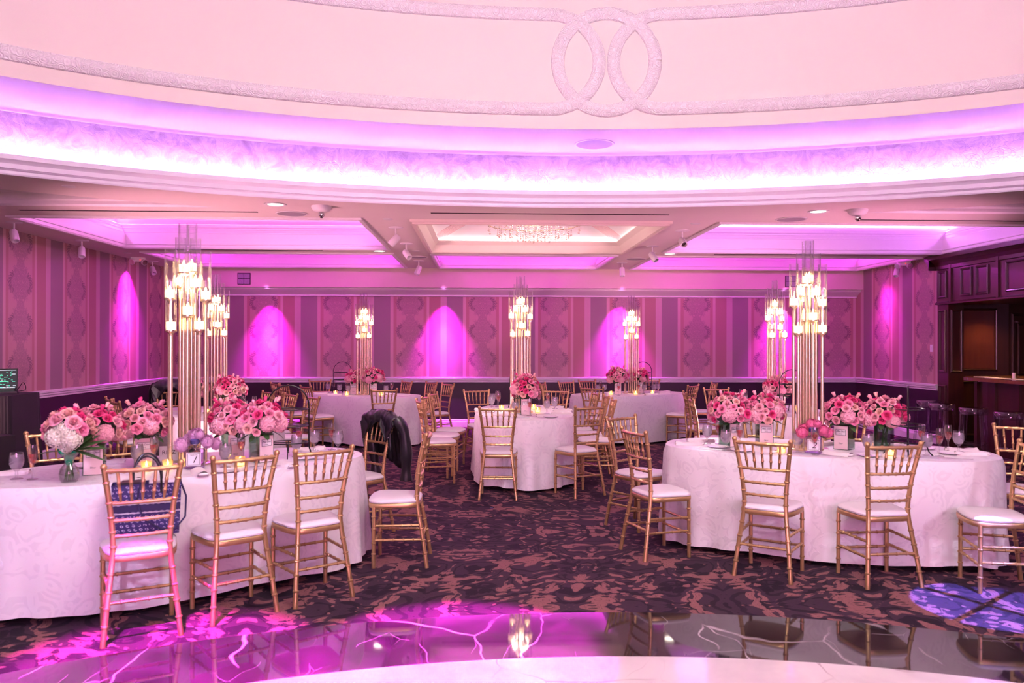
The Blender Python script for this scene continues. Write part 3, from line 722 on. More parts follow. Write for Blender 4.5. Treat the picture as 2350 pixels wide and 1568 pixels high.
for x, y, lab in ((-3.69, 7.16, 'small flat cover disc in the ceiling at far left'), (-1.06, 8.87, 'small flat cover disc on the left beam'), (2.47, 9.02, 'small flat cover disc on the right beam'), (-5.5, 12.4, 'small flat cover disc by the left wall'), (2.6, 11.9, 'tiny flat cover disc on the right beam'), (-1.0, 11.9, 'tiny flat cover disc on the left beam')):
    t = thing('cover_disc', lab, 'ceiling cover', (x, y, ZC)); MB().lathe([(0, -.008), (.05, -.007), (.058, -.002), (.06, 0)], 20).obj('plate', 'white_plastic', t)
def vent(x, lab):
    t = thing('wall_vent', lab, 'air vent', (x, YS, 2.77), 0)
    MB().box((0, -.006, 0), (.235, .012, .215)).obj('backing', 'slot_dark', t, smooth=False)
    for sx in (-1, 1):
        for sz in (-1, 1):
            MB().box((sx*.056, -.016, sz*.051), (.1, .012, .09)).obj('panel', 'vent_grey', t, smooth=False)
vent(-4.38, 'square grey four-panel vent on the soffit at left')
vent(5.84, 'square grey four-panel vent on the soffit at right, behind the candelabra')
t = thing('wall_switch', 'small white switch plate on the right wall beside the wooden bar', 'switch', (XR-.001, 12.36, 1.52))
MB().box((-.006, 0, 0), (.012, .07, .115)).obj('plate', 'white_plastic', t, smooth=False); MB().box((-.015, 0, 0), (.008, .03, .05)).obj('rocker', 'white_plastic', t, smooth=False)
# chandelier in the centre coffer
ch = thing('chandelier', 'crystal bead chandelier hanging in the bright centre coffer', 'chandelier', (.68, 10.3, ZC))
MB().tube([(0, 0, .70), (0, 0, .2)], .012, 8).obj('rod', 'gold_metal', ch)
MB().lathe([(0, .665), (.05, .67), (.06, .69), (.06, .70), (0, .70)], 16).obj('canopy', 'gold_metal', ch)
MB().lathe([(.0, .27), (.03, .26), (.035, .22), (.02, .19), (.0, .18)], 12).obj('hub', 'gold_metal', ch)
def strand_mesh(nb, s):
    mb = MB()
    for k in range(nb):
        z = -k*s; r = .011 if k < nb-1 else .018; h = s*.55 if k < nb-1 else s*1.1
        mb.add([(0, 0, z+h*.5), (r, 0, z), (0, r, z), (-r, 0, z), (0, -r, z), (0, 0, z-h*.6)], [(0, 1, 2), (0, 2, 3), (0, 3, 4), (0, 4, 1), (5, 2, 1), (5, 3, 2), (5, 4, 3), (5, 1, 4)])
    return mb.mesh('crystal_strand', 'crystal', smooth=False)
for R, z0, nb, cnt in ((.60, .17, 4, 16), (.46, .22, 8, 26), (.32, .24, 9, 20), (.18, .26, 10, 14), (.06, .26, 11, 5)):
    MB().tube([(R*math.cos(2*PI*k/32), R*math.sin(2*PI*k/32), z0) for k in range(33)], .008, 6, False).obj('ring', 'gold_metal', ch)
    sm = strand_mesh(nb, .028)
    for k in range(cnt):
        a = 2*PI*(k+.3)/cnt; place('crystal_strand', sm, ch, (R*math.cos(a), R*math.sin(a), z0-.01-.02*random.random()))
bm_l = bpy.data.lights.new('chandelier_light', 'POINT'); bm_l.energy = 42; bm_l.color = (1, .80, .78); bm_l.shadow_soft_size = .25
o = bpy.data.objects.new('chandelier_light', bm_l); COL.objects.link(o); o.parent = ch; o.location = (0, 0, .38)

# ================================================================== CHAIRS
def bamboo(p0, p1, r, rings, seg=8):
    """straight bamboo-turned rod with raised rings at the given fractions"""
    p0, p1 = Vector(p0), Vector(p1); L = (p1-p0).length; pts, rs = [p0], [r]
    for t in rings:
        e = .006/L
        for dt, k in ((-e, 1.0), (-e*.5, 1.32), (e*.5, 1.32), (e, 1.0)):
            pts.append(p0.lerp(p1, t+dt)); rs.append(r*k)
    pts.append(p1); rs.append(r)
    return pts, rs
def curve_rod(path, r, zr, seg=8):
    """post following a path, ring bumps at heights zr"""
    pts, rs = [], []
    P = [Vector(p) for p in path]
    def at(z):
        for a, b in zip(P, P[1:]):
            if a.z <= z <= b.z: return a.lerp(b, (z-a.z)/(b.z-a.z))
        return P[-1]
    zs = sorted([(p.z, 1.0) for p in P]+[(z+d, k) for z in zr for d, k in ((-.007, 1.0), (-.003, 1.28), (.003, 1.28), (.007, 1.0))])
    for z, k in zs: pts.append(at(z)); rs.append(r*k)
    return pts, rs
def smooth_path(ctrl, n=14):
    out = []
    m = len(ctrl)
    for i in range(m-1):
        p0, p1, p2, p3 = [Vector(ctrl[max(0, min(m-1, k))]) for k in (i-1, i, i+1, i+2)]
        for k in range(n//2):
            t = k/(n//2)
            out.append(.5*((2*p1)+(p2-p0)*t+(2*p0-5*p1+4*p2-p3)*t*t+(3*p1-p0-3*p2+p3)*t**3))
    out.append(Vector(ctrl[-1])); return out
CH_H = .935
post_ctrl = [(.188, -.235, 0), (.168, -.205, .2), (.142, -.165, .43), (.140, -.162, .55), (.156, -.182, .72), (.186, -.228, CH_H)]
def chair_meshes():
    R = {}
    for sg, nm in ((1, 'post_r'), (-1, 'post_l')):
        path = [(sg*p.x, p.y, p.z) for p in smooth_path(post_ctrl, 8)]
        pts, rs = curve_rod(path, .0145, (.10, .19, .27, .36, .50, .58, .66, .74, .85))
        mb = MB().tube(pts, rs, 9)
        mb.sphere((sg*.186, -.228, CH_H), .018, 9, 5)
        R[nm] = mb.mesh('back_post', 'gold_chair')
        pts, rs = curve_rod([(sg*.178, .140, 0), (sg*.178, .137, .43)], .0135, (.10, .175, .275, .36))
        R['leg_'+('r' if sg > 0 else 'l')] = MB().tube(pts, rs, 9).mesh('front_leg', 'gold_chair')
    def postx(z):
        P = smooth_path(post_ctrl, 8)
        for a, b in zip(P, P[1:]):
            if a.z <= z <= b.z: q = a.lerp(b, (z-a.z)/(b.z-a.z)); return q.x, q.y
        return P[-1].x, P[-1].y
    def rail(z, bow=.018, r=.0095, nr=6, lift=0):
        x, y = postx(z); pts, rs = [], []
        for i in range(25):
            t = -1+i/12; pts.append(Vector((x*t, y-bow*(1-t*t), z+lift*(1-t*t)))); rs.append(r)
        for k in range(nr):
            i = round((k+.5)*24/nr); rs[i] = r*1.35
        return MB().tube(pts, rs, 8).mesh('rail', 'gold_chair')
    R['rail_top'] = rail(.912, .022, .0115); R['rail_b'] = rail(.735, .020, .0095, 6); R['rail_c'] = rail(.640, .018); R['rail_d'] = rail(.555, .016)
    sp = []
    for k in range(5):
        t = (k-2)/3.0
        xt, yt = postx(.905); xb, yb = postx(.74)
        a = Vector((xt*t, yt-.022*(1-t*t), .905)); b = Vector((xb*t*.98, yb-.020*(1-t*t), .74))
        pts, rs = bamboo(b, a, .0085, (.32, .66)); rs[0] = .0055; rs[-1] = .008
        sp.append(MB().tube(pts, rs, 7).mesh('spindle', 'gold_chair'))
    R['spindles'] = sp
    # seat frame and cushion: rounded trapezoid
    def outline(grow, n=40):
        out = []
        for k in range(n):
            a = 2*PI*k/n; c, s = math.cos(a), math.sin(a); e = .42
            x = math.copysign(abs(c)**e, c); y = math.copysign(abs(s)**e, s)
            hw = .168+.036*(y+1)/2*1.0+grow; hy = .176+grow
            yy = y*hy
            if y > 0: yy += .018*(1-x*x)
            out.append((x*hw, yy-.006))
        return out
    def slab(levels, mat, nm):
        n = 40; vs = []
        for g, z in levels: vs += [(x, y, z) for x, y in outline(g, n)]
        m = len(levels)
        fs = [(i*n+k, i*n+(k+1) % n, (i+1)*n+(k+1) % n, (i+1)*n+k) for i in range(m-1) for k in range(n)]+[tuple(range(n-1, -1, -1)), tuple((m-1)*n+k for k in range(n))]
        return MB().add(vs, fs).mesh(nm, mat)
    R['frame'] = slab([(-.012, .418), (0, .420), (.004, .430), (.004, .446), (0, .452), (-.01, .453)], 'gold_chair', 'seat_frame')
    R['cushion'] = slab([(-.010, .452), (.0, .456), (.002, .466), (-.006, .478), (-.025, .487), (-.06, .493), (-.12, .496)], 'white_vinyl', 'seat_cushion')
    st = []
    for z in (.275, .175):
        st.append(MB().tube(*bamboo((-.178, .139, z), (.178, .139, z), .009, (.2, .4, .6, .8)), 7).mesh('stretcher', 'gold_chair'))
        x, y = postx(z+.02)
        for sg in (-1, 1): st.append(MB().tube(*bamboo((sg*.178, .139, z+.02), (sg*x, y, z+.02), .009, (.2, .4, .6, .8)), 7).mesh('stretcher', 'gold_chair'))
    x, y = postx(.215)
    st.append(MB().tube(*bamboo((-x, y, .215), (x, y, .215), .009, (.2, .4, .6, .8)), 7).mesh('stretcher', 'gold_chair'))
    R['stretchers'] = st
    return R
CM = chair_meshes()
def chair(x, y, face, label, group):
    """face = direction the sitter looks; (x, y) = middle between the back feet"""
    a = math.atan2(-face[0], face[1])
    d = Vector((face[0], face[1])).normalized()
    t = thing('chiavari_chair', label, 'chair', (x+d.x*.235, y+d.y*.235, 0), a, group)
    place('seat_cushion', CM['cushion'], t); place('seat_frame', CM['frame'], t)
    place('back_post', CM['post_l'], t); place('back_post', CM['post_r'], t)
    place('front_leg', CM['leg_l'], t); place('front_leg', CM['leg_r'], t)
    place('top_rail', CM['rail_top'], t)
    for k in ('rail_b', 'rail_c', 'rail_d'): place('cross_rail', CM[k], t)
    for m in CM['spindles']: place('spindle', m, t)
    for m in CM['stretchers']: place('stretcher', m, t)
    return t
G1, G2, G3, G4, G5, G6, G7 = ['gold chairs at the '+s for s in ('front left table', 'front right table', 'centre table', 'table behind the front left table', 'rear left table', 'rear right table', 'table behind the front right table')]
CHAIRS = [
 (-1.790, 4.230, (-0.45, 0.89), 'nearest gold chair at the front left table, holding the navy tote bag', G1),
 (-1.350, 4.560, (-0.61, 0.79), 'gold chair seen from behind, between the tote bag chair and the table corner', G1),
 (-0.955, 4.830, (-0.59, 0.81), 'gold chair seen from behind at the right end of the front left row', G1),
 (-0.385, 5.740, (-1, 0), 'gold chair in side view facing left, at the end of the front left table', G1),
 (-0.860, 6.780, (-0.75, -0.66), 'gold chair with the black leather jacket over its back', G1),
 (-3.089, 5.826, (0.545, -0.84), 'gold chair at far left facing the camera, in front of the black booth', G1),
 (-2.714, 6.104, (0.545, -0.84), 'gold chair hidden behind the pink bouquets of the front left table', G1),
 (1.875, 5.200, (0.57, 0.82), 'gold chair seen from behind at the left of the front right row', G2),
 (2.670, 4.985, (-0.08, 1), 'gold chair seen from behind at the middle of the front right table', G2),
 (3.570, 4.960, (-0.97, 0.24), 'gold chair cut by the right edge, in front of the table end', G2),
 (4.281, 6.082, (-0.62, -0.78), 'gold chair at far right behind the end of the front right table', G2),
 (1.126, 5.835, (0.95, 0.3), 'nearest gold chair at the left end of the front right table, facing right', G2),
 (1.232, 6.944, (0.6, -0.8), 'gold chair just behind the side-facing one at the left end of the front right table', G2),
 (2.601, 7.156, (-0.35, -0.93), 'gold chair facing the camera behind the left bouquets of the front right table', G2),
 (3.241, 6.936, (-0.35, -0.93), 'gold chair facing the camera behind the right bouquets of the front right table', G2),
 (0.160, 7.920, (0.06, 1), 'gold chair seen squarely from behind at the near end of the centre table', G3),
 (1.118, 8.065, (-0.48, 0.87), 'gold chair turned left at the near right corner of the centre table', G3),
 (-0.720, 8.980, (0.95, 0.25), 'nearest of three gold chairs along the left side of the centre table', G3),
 (-0.700, 9.620, (1, -0.15), 'middle of three gold chairs along the left side of the centre table', G3),
 (-0.640, 10.220, (1, -0.2), 'farthest of three gold chairs along the left side of the centre table', G3),
 (1.540, 9.080, (-1, 0.05), 'nearest of three gold chairs along the right side of the centre table', G3),
 (1.550, 9.680, (-1, 0), 'middle of three gold chairs along the right side of the centre table', G3),
 (1.500, 10.280, (-1, -0.1), 'farthest of three gold chairs along the right side of the centre table', G3),
 (-0.080, 10.950, (0.35, -0.94), 'gold chair at the far left end of the centre table, facing the camera', G3),
 (1.027, 10.901, (-0.3, -0.95), 'gold chair at the far right end of the centre table, facing the camera', G3),
 (-2.840, 10.600, (-0.79, -0.61), 'farthest of three gold chairs right of the table behind the front left one', G4),
 (-2.424, 10.112, (-0.79, -0.61), 'middle of three gold chairs seen through the black wire arch', G4),
 (-2.042, 9.586, (-0.79, -0.61), 'nearest of three gold chairs right of the table behind the front left one', G4),
 (-4.348, 9.334, (0.8, 0.6), 'farther of two gold chairs in front of the dark left wall', G4),
 (-4.082, 8.896, (0.8, 0.6), 'nearer of two gold chairs in front of the dark left wall', G4),
 (-4.180, 10.750, (0.25, -0.97), 'gold chair facing the camera left of the tall front candelabra', G4),
 (-1.370, 11.100, (-0.38, 0.92), 'gold chair seen from behind at the rear left table, above the jacket', G5),
 (-2.837, 13.919, (0.1, -1), 'gold chair against the back wall at the left of the rear left table', G5),
 (-3.368, 12.914, (0.8, 0.6), 'farthest of three side-on gold chairs left of the rear left table', G5),
 (-3.100, 12.360, (0.8, 0.6), 'middle of three side-on gold chairs left of the rear left table', G5),
 (-2.668, 11.974, (0.8, 0.6), 'nearest of three side-on gold chairs left of the rear left table', G5),
 (-1.275, 13.516, (-0.84, -0.54), 'farthest of three gold chairs right of the rear left table', G5),
 (-0.835, 13.179, (-0.84, -0.54), 'middle of three gold chairs right of the rear left table', G5),
 (-0.541, 12.761, (-0.84, -0.54), 'nearest of three gold chairs right of the rear left table', G5),
 (1.620, 11.560, (0.55, 0.83), 'gold chair seen from behind at the rear right table, near its left corner', G6),
 (1.434, 13.428, (0.65, -0.76), 'nearer of two gold chairs at the far left side of the rear right table', G6),
 (1.860, 13.880, (0.5, -0.86), 'farther of two gold chairs at the far left side of the rear right table', G6),
 (0.982, 12.815, (0.95, -0.3), 'narrow edge-on gold chair at the left tip of the rear right table', G6),
 (3.325, 12.220, (-0.75, 0.66), 'nearer of two gold chairs at the right end of the rear right table', G6),
 (3.860, 12.890, (-1, 0.05), 'farther of two gold chairs at the right end of the rear right table', G6),
 (3.026, 14.129, (-0.2, -0.98), 'gold chair behind the right end of the rear right table, near the wall', G6),
 (2.700, 10.400, (1, -0.15), 'farther of two edge-on gold chairs left of the table behind the front right one', G7),
 (2.470, 9.220, (1, -0.15), 'nearer of two edge-on gold chairs left of the table behind the front right one', G7),
 (3.413, 11.340, (0.05, -1), 'gold chair facing the camera behind the front right bouquets', G7),
 (4.739, 9.842, (-1, 0.2), 'gold chair just showing above the right-hand bouquets of the front right table', G7),
]
chairs = [chair(*c) for c in CHAIRS]

# ================================================================== TABLES
TZ = .758
def super_pt(a, hl, hw, e=2/2.7):
    c, s = math.cos(a), math.sin(a)
    return (hl*math.copysign(abs(c)**e, c), hw*math.copysign(abs(s)**e, s))
def oval_table(cx, cy, ang, hl, hw, where, seed):
    t = thing('banquet_table', 'oval banquet table under the white cloth, '+where, 'table', (cx, cy, 0), ang, 'oval banquet tables')
    n = 48; P = [super_pt(2*PI*k/n, hl-.01, hw-.01) for k in range(n)]
    MB().add([(x, y, TZ-.03) for x, y in P]+[(x, y, TZ-.001) for x, y in P], [tuple(range(n-1, -1, -1)), tuple(range(n, 2*n))]+[(k, (k+1) % n, n+(k+1) % n, n+k) for k in range(n)]).obj('tabletop', 'table_wood', t)
    for sx in (-1, 1):
        for sy in (-1, 1): MB().tube([(sx*hl*.68, sy*hw*.62, 0), (sx*hl*.68, sy*hw*.6, TZ-.03)], .016, 8).obj('leg', 'dark_table', t)
    rnd = random.Random(seed); ph = [rnd.uniform(0, 6.28) for _ in range(6)]
    nu, nv = 256, 13; vs = []
    for j in range(nv):
        q = j/(nv-1)
        for k in range(nu):
            a = 2*PI*k/nu; x, y = super_pt(a, hl, hw); l = math.hypot(x/hl/hl, y/hw/hw) or 1; nx, ny = x/hl/hl/l, y/hw/hw/l
            fold = (math.sin(15*a+ph[0]+1.5*math.sin(3*a+ph[1]))*.6+math.sin(27*a+ph[2])*.3+math.sin(8*a+ph[3])*.4)
            tip = .55+.65*(abs(math.cos(a))**2)
            d = .006+.030*q+.036*fold*tip*(q**1.2)
            zz = TZ+.006 if j == 0 else TZ+.004-(q**1.0)*(TZ-.035)+.010*math.sin(6*a+ph[4])*q
            if j == 0: d = -.012
            vs.append((x+nx*d, y+ny*d, zz))
    fs = [(j*nu+(k+1) % nu, j*nu+k, (j+1)*nu+k, (j+1)*nu+(k+1) % nu) for j in range(nv-1) for k in range(nu)]+[tuple(range(nu))]
    c = MB().add(vs, fs).obj('tablecloth', 'damask_cloth', None, (cx, cy, 0), angle=60); c.rotation_euler = (0, 0, ang)
    tag(c, 'white damask tablecloth over the oval table, '+where, 'tablecloth', 'white damask tablecloths')
W1, W2, W3, W4, W5, W6, W7 = 'at front left', 'at front right', 'in the centre', 'behind the front left one', 'at rear left by the back wall', 'at rear right by the back wall', 'behind the front right one'
TAB = {1: (-1.98, 5.37, math.radians(33), 1.22, .55, W1), 2: (2.67, 6.06, math.radians(-20), 1.22, .55, W2), 3: (.50, 9.45, math.radians(90), 1.10, .58, W3),
       4: (-3.10, 9.30, math.radians(-53), 1.15, .56, W4), 5: (-1.93, 12.72, math.radians(-34), 1.06, .56, W5), 6: (2.42, 12.86, math.radians(31), 1.06, .56, W6), 7: (3.68, 9.80, math.radians(79), 1.15, .56, W7)}
for k, (a, b, c, d, e, w) in TAB.items(): oval_table(a, b, c, d, e, w, k*11)
ZT = TZ+.006

# ================================================================== TALL CANDELABRA
pole_cache = {}
tube_me = MB().lathe([(.034, 0), (.034, .33), (.0325, .33), (.0325, .004), (0, .004)], 20).mesh('glass_tube', 'tube_glass')
cup_me = MB().lathe([(.013, -.035), (.016, -.02), (.03, -.012), (.038, -.006), (.038, .004), (.0, .004)], 16).mesh('candle_cup', 'gold_metal')
candle_me = MB().lathe([(.0, .004), (.028, .004), (.0295, .03), (.0295, .056), (.02, .058), (0, .054)], 16).mesh('candle', 'candle_glow')
flame_me = MB().lathe([(0, .054), (.006, .060), (.0075, .067), (.005, .077), (.0, .088)], 8).mesh('flame', 'flame')
def pole_mesh(z):
    k = round(z, 3)
    if k not in pole_cache: pole_cache[k] = MB().tube([(0, 0, .012), (0, 0, z-.03)], .0125, 12).mesh('pole', 'gold_metal')
    return pole_cache[k]
def candelabra(cx, cy, rz, where, light=16):
    t = thing('candelabra', 'tall gold candelabra with glass tubes, '+where, 'candelabra', (cx, cy, ZT), rz, 'tall gold candelabra')
    MB().lathe([(0, 0), (.15, 0), (.15, .008), (.145, .012), (0, .012)], 32, cap=False).obj('base_plate', 'gold_metal', t)
    arms = [(.040, 60, 1.30), (.040, 235, 1.285), (.058, 150, 1.20), (.058, 330, 1.19), (.112, 5, 1.11), (.112, 182, 1.115), (.09, 275, 1.0), (.09, 95, 1.01), (.118, 312, .905), (.118, 215, .90)]
    for r, a, z in arms:
        x, y = r*math.cos(math.radians(a)), r*math.sin(math.radians(a))
        p = place('pole', pole_mesh(z), t, (x, y, 0))
        place('candle_cup', cup_me, t, (x, y, z)); place('glass_tube', tube_me, t, (x, y, z-.002))
        c = place('candle', candle_me, t, (x, y, z)); place('flame', flame_me, c)
    l = bpy.data.lights.new('candle_light', 'POINT'); l.energy = light; l.color = (1, .70, .42); l.shadow_soft_size = .1
    o = bpy.data.objects.new('candle_light', l); COL.objects.link(o); o.parent = t; o.location = (0, 0, 1.22)
for k, off in ((1, (0, 0)), (2, (-.13, -.03)), (3, (-.04, -.1)), (4, (0, 0)), (5, (.05, -.1)), (6, (.05, .05)), (7, (.02, 0))):
    a, b = TAB[k][:2]; candelabra(a+off[0], b+off[1], {1: .25, 2: -.1, 3: 0, 4: .4, 5: .1, 6: -.15, 7: .3}[k], 'on the table '+TAB[k][5])

# ================================================================== FLOWERS
def petal_patch(mb, phi, span, r0, r1, h, curl, seg=4, rows=4, ruffle=0, rnd=random):
    def P(i, j):
        u = i/(seg-1)-.5; v = j/(rows-1)
        w = span*(.35+.65*math.sin(PI*min(1, .25+.6*v)))
        a = phi+u*w
        r = r0+(r1-r0)*(v**.75)+curl*(v**4)
        r *= 1-.25*(abs(u)*2)**2*v*.3
        z = h*(v**.9)*(1-.18*(abs(u)*2)**2)-curl*.9*(v**5)+ruffle*rnd.uniform(-1, 1)*v
        return (r*math.cos(a), r*math.sin(a), z)
    mb.grid(P, seg, rows)
def rose_mesh(name, mat, seed, open_=1.0):
    rnd = random.Random(seed); mb = MB(); ph = rnd.uniform(0, 6)
    mb.lathe([(.0, 0), (.008, .004), (.008, .022), (.004, .028), (0, .029)], 7)
    for n, r0, r1, h, cu, sp in ((3, .003, .0065, .037, .000, 2.7), (3, .005, .011, .037, .001, 2.5), (4, .007, .017, .035, .003, 2.1), (5, .009, .024, .031, .006, 1.7), (6, .009, .031*open_, .024, .008, 1.5)):
        ph += .7
        for k in range(n): petal_patch(mb, ph+2*PI*k/n, sp, r0, r1, h*rnd.uniform(.94, 1.06), cu*rnd.uniform(.7, 1.2), 4, 4, .0012, rnd)
    return mb.mesh(name, mat, angle=70)
ROSES = {c: [rose_mesh('rose', 'rose_'+c, i*7+j) for j in range(2)] for i, c in enumerate(('blush', 'pink', 'hot', 'peach'))}
def bud_mesh(mat, seed):
    rnd = random.Random(seed); mb = MB()
    mb.lathe([(0, 0), (.010, .004), (.0125, .02), (.009, .036), (.003, .042), (0, .043)], 8)
    for k in range(3): petal_patch(mb, 2*PI*k/3, 2.2, .008, .014, .04, .002, 4, 4, .0, rnd)
    return mb.mesh('rose_bud', mat, angle=70)
BUDS = [bud_mesh('rose_blush', 3), bud_mesh('rose_hot', 4), bud_mesh('rose_peach', 5)]
def hydrangea_mesh(mat, R, nf, seed, low=-.35, fs=.0145):
    rnd = random.Random(seed); mb = MB()
    for k in range(nf):
        z = 1-(1-low)*(k+.5)/nf; a = k*2.39996; rr = math.sqrt(max(0, 1-z*z))
        nrm = Vector((rr*math.cos(a), rr*math.sin(a), z)); c = nrm*R*rnd.uniform(.92, 1.05)
        t1 = nrm.cross(Vector((.3, .1, 1))).normalized(); t2 = nrm.cross(t1); ro = rnd.uniform(0, 1.57)
        ids = [c]
        fc = []
        for q in range(4):
            b0 = ro+q*PI/2; d = t1*math.cos(b0)+t2*math.sin(b0); e = t1*-math.sin(b0)+t2*math.cos(b0); s = fs*rnd.uniform(.85, 1.15)
            i = len(ids)
            ids += [c+d*s*.6+e*s*.5+nrm*.003, c+d*s*1.15+nrm*.0045*rnd.uniform(.3, 1.6), c+d*s*.6-e*s*.5+nrm*.003]
            fc.append((0, i+2, i+1, i))
        mb.add(ids, fc)
    mb.sphere((0, 0, 0), R*.88, 8, 6)
    return mb.mesh('hydrangea', mat, smooth=False)
HYD = [hydrangea_mesh('hydrangea_pink', .060, 95, 1), hydrangea_mesh('hydrangea_pink', .052, 85, 2)]
HYDW = hydrangea_mesh('hydrangea_white', .06, 110, 5, -.6, .010)
def peony_mesh(mat, seed):
    rnd = random.Random(seed); mb = MB(); R = .052
    for n, th, rad, hw in ((3, .12, .98, .30), (6, .45, 1.02, .34), (9, .82, 1.02, .36), (11, 1.2, .98, .36), (12, 1.58, .92, .36), (9, 1.95, .80, .34)):
        p0 = rnd.uniform(0, 6)
        for k in range(n):
            ph = p0+2*PI*(k+rnd.uniform(-.2, .2))/n; rr = rad*rnd.uniform(.93, 1.07); fl = rnd.uniform(.18, .46)
            def P(i, j):
                u, v = i/4-.5, j/4
                t = th+.42-.84*v; a = ph+u*2*hw*(.6+.5*math.sin(PI*min(1, .2+.7*v)))/max(.35, math.sin(max(.05, th)))
                r = R*rr*(.78+fl*v*v+.10*math.sin(11*u+seed+k)*v-.35*u*u*v*.4)
                return (r*math.sin(t)*math.cos(a), r*math.sin(t)*math.sin(a), r*math.cos(t)+.022)
            mb.grid(P, 5, 5)
    mb.sphere((0, 0, .022), R*.84, 8, 6)
    return mb.mesh('peony', mat, angle=70)
PEO = {'lilac': [peony_mesh('peony_lilac', 1), peony_mesh('peony_lilac', 2)], 'pink': [peony_mesh('peony_pink', 3), peony_mesh('peony_pink', 4)]}
def leaf_mesh(L, Wd, bend=.25):
    return MB().grid(lambda i, j: ((i-1)*Wd*math.sin(PI*min(1, .06+.94*j/8))**.8, L*j/8, -bend*L*(j/8)**2+(.12*Wd if i != 1 else 0)), 3, 9).mesh('leaf', 'leaf_green', angle=80)
LEAF = leaf_mesh(.075, .02); LEAF_BIG = leaf_mesh(.19, .026, .12)
core_me = MB().sphere((0, 0, 0), 1, 10, 7).mesh('foliage_core', 'foliage_dark')
vase_box_me = MB().box((0, 0, .095), (.115, .115, .19)).mesh('vase', 'green_glass', smooth=False)
vase_in = []
def glass_box(w, h, mat):
    t = .004; mb = MB(); a, b = w/2, w/2-t
    o = [(-a, -a), (a, -a), (a, a), (-a, a)]; i = [(-b, -b), (b, -b), (b, b), (-b, b)]
    vs = [(x, y, 0) for x, y in o]+[(x, y, h) for x, y in o]+[(x, y, h) for x, y in i]+[(x, y, .012) for x, y in i]
    fs = [(3, 2, 1, 0)]+[(k, (k+1) % 4, 4+(k+1) % 4, 4+k) for k in range(4)]+[(4+k, 4+(k+1) % 4, 8+(k+1) % 4, 8+k) for k in range(4)]+[(8+k, 8+(k+1) % 4, 12+(k+1) % 4, 12+k) for k in range(4)]+[(12, 13, 14, 15)]
    return MB().add(vs, fs).mesh('vase', mat, smooth=False)
VBOX = glass_box(.118, .195, 'green_glass')
WBOX = MB().box((0, 0, .065), (.105, .105, .10)).mesh('water', 'water', smooth=False)
LPANEL = MB().box((0, 0, .094), (.106, .0016, .178)).mesh('label_panel', 'label_pink', smooth=False)
def frame_mesh(w, h, t, y=-.0008):
    mb = MB()
    for s in (-1, 1):
        mb.box((s*(w/2-t/2), y, 0), (t, .001, h)); mb.box((0, y, s*(h/2-t/2)), (w-2*t, .001, t))
    return mb.mesh('label_border', 'print_black', smooth=False)
LWHITE = MB().box((0, 0, 0), (.078, .001, .046)).mesh('label_card', 'label_white', smooth=False)
LFRAME = frame_mesh(.078, .046, .0022)
T_SCRIPT = text_mesh('Miss Dior', .0175, 'print_black', .35); T_PARIS = text_mesh('PARIS', .0085, 'print_black', 0, space=1.2); T_DIOR = text_mesh('Dior', .017, 'print_black')
def label_face(v, side):
    """printed pink panel on one face of a box vase; side 0 = -y, 1 = +x, 2 = +y, 3 = -x"""
    rz = side*PI/2; d = .0605; ax = (math.sin(rz)*d, -math.cos(rz)*d)
    p = place('label_panel', LPANEL, v, (ax[0], ax[1], 0), (0, 0, rz))
    def on(nm, me, z, e, rx=0):
        k = d+e; o = place(nm, me, v, (math.sin(rz)*k, -math.cos(rz)*k, z), (rx, 0, rz)); return o
    on('label_card', LWHITE, .135, .0014); on('label_border', LFRAME, .135, .002)
    on('label_print', T_SCRIPT, .142, .0026, PI/2); on('label_print', T_PARIS, .123, .0026, PI/2); on('label_print', T_DIOR, .048, .0016, PI/2)
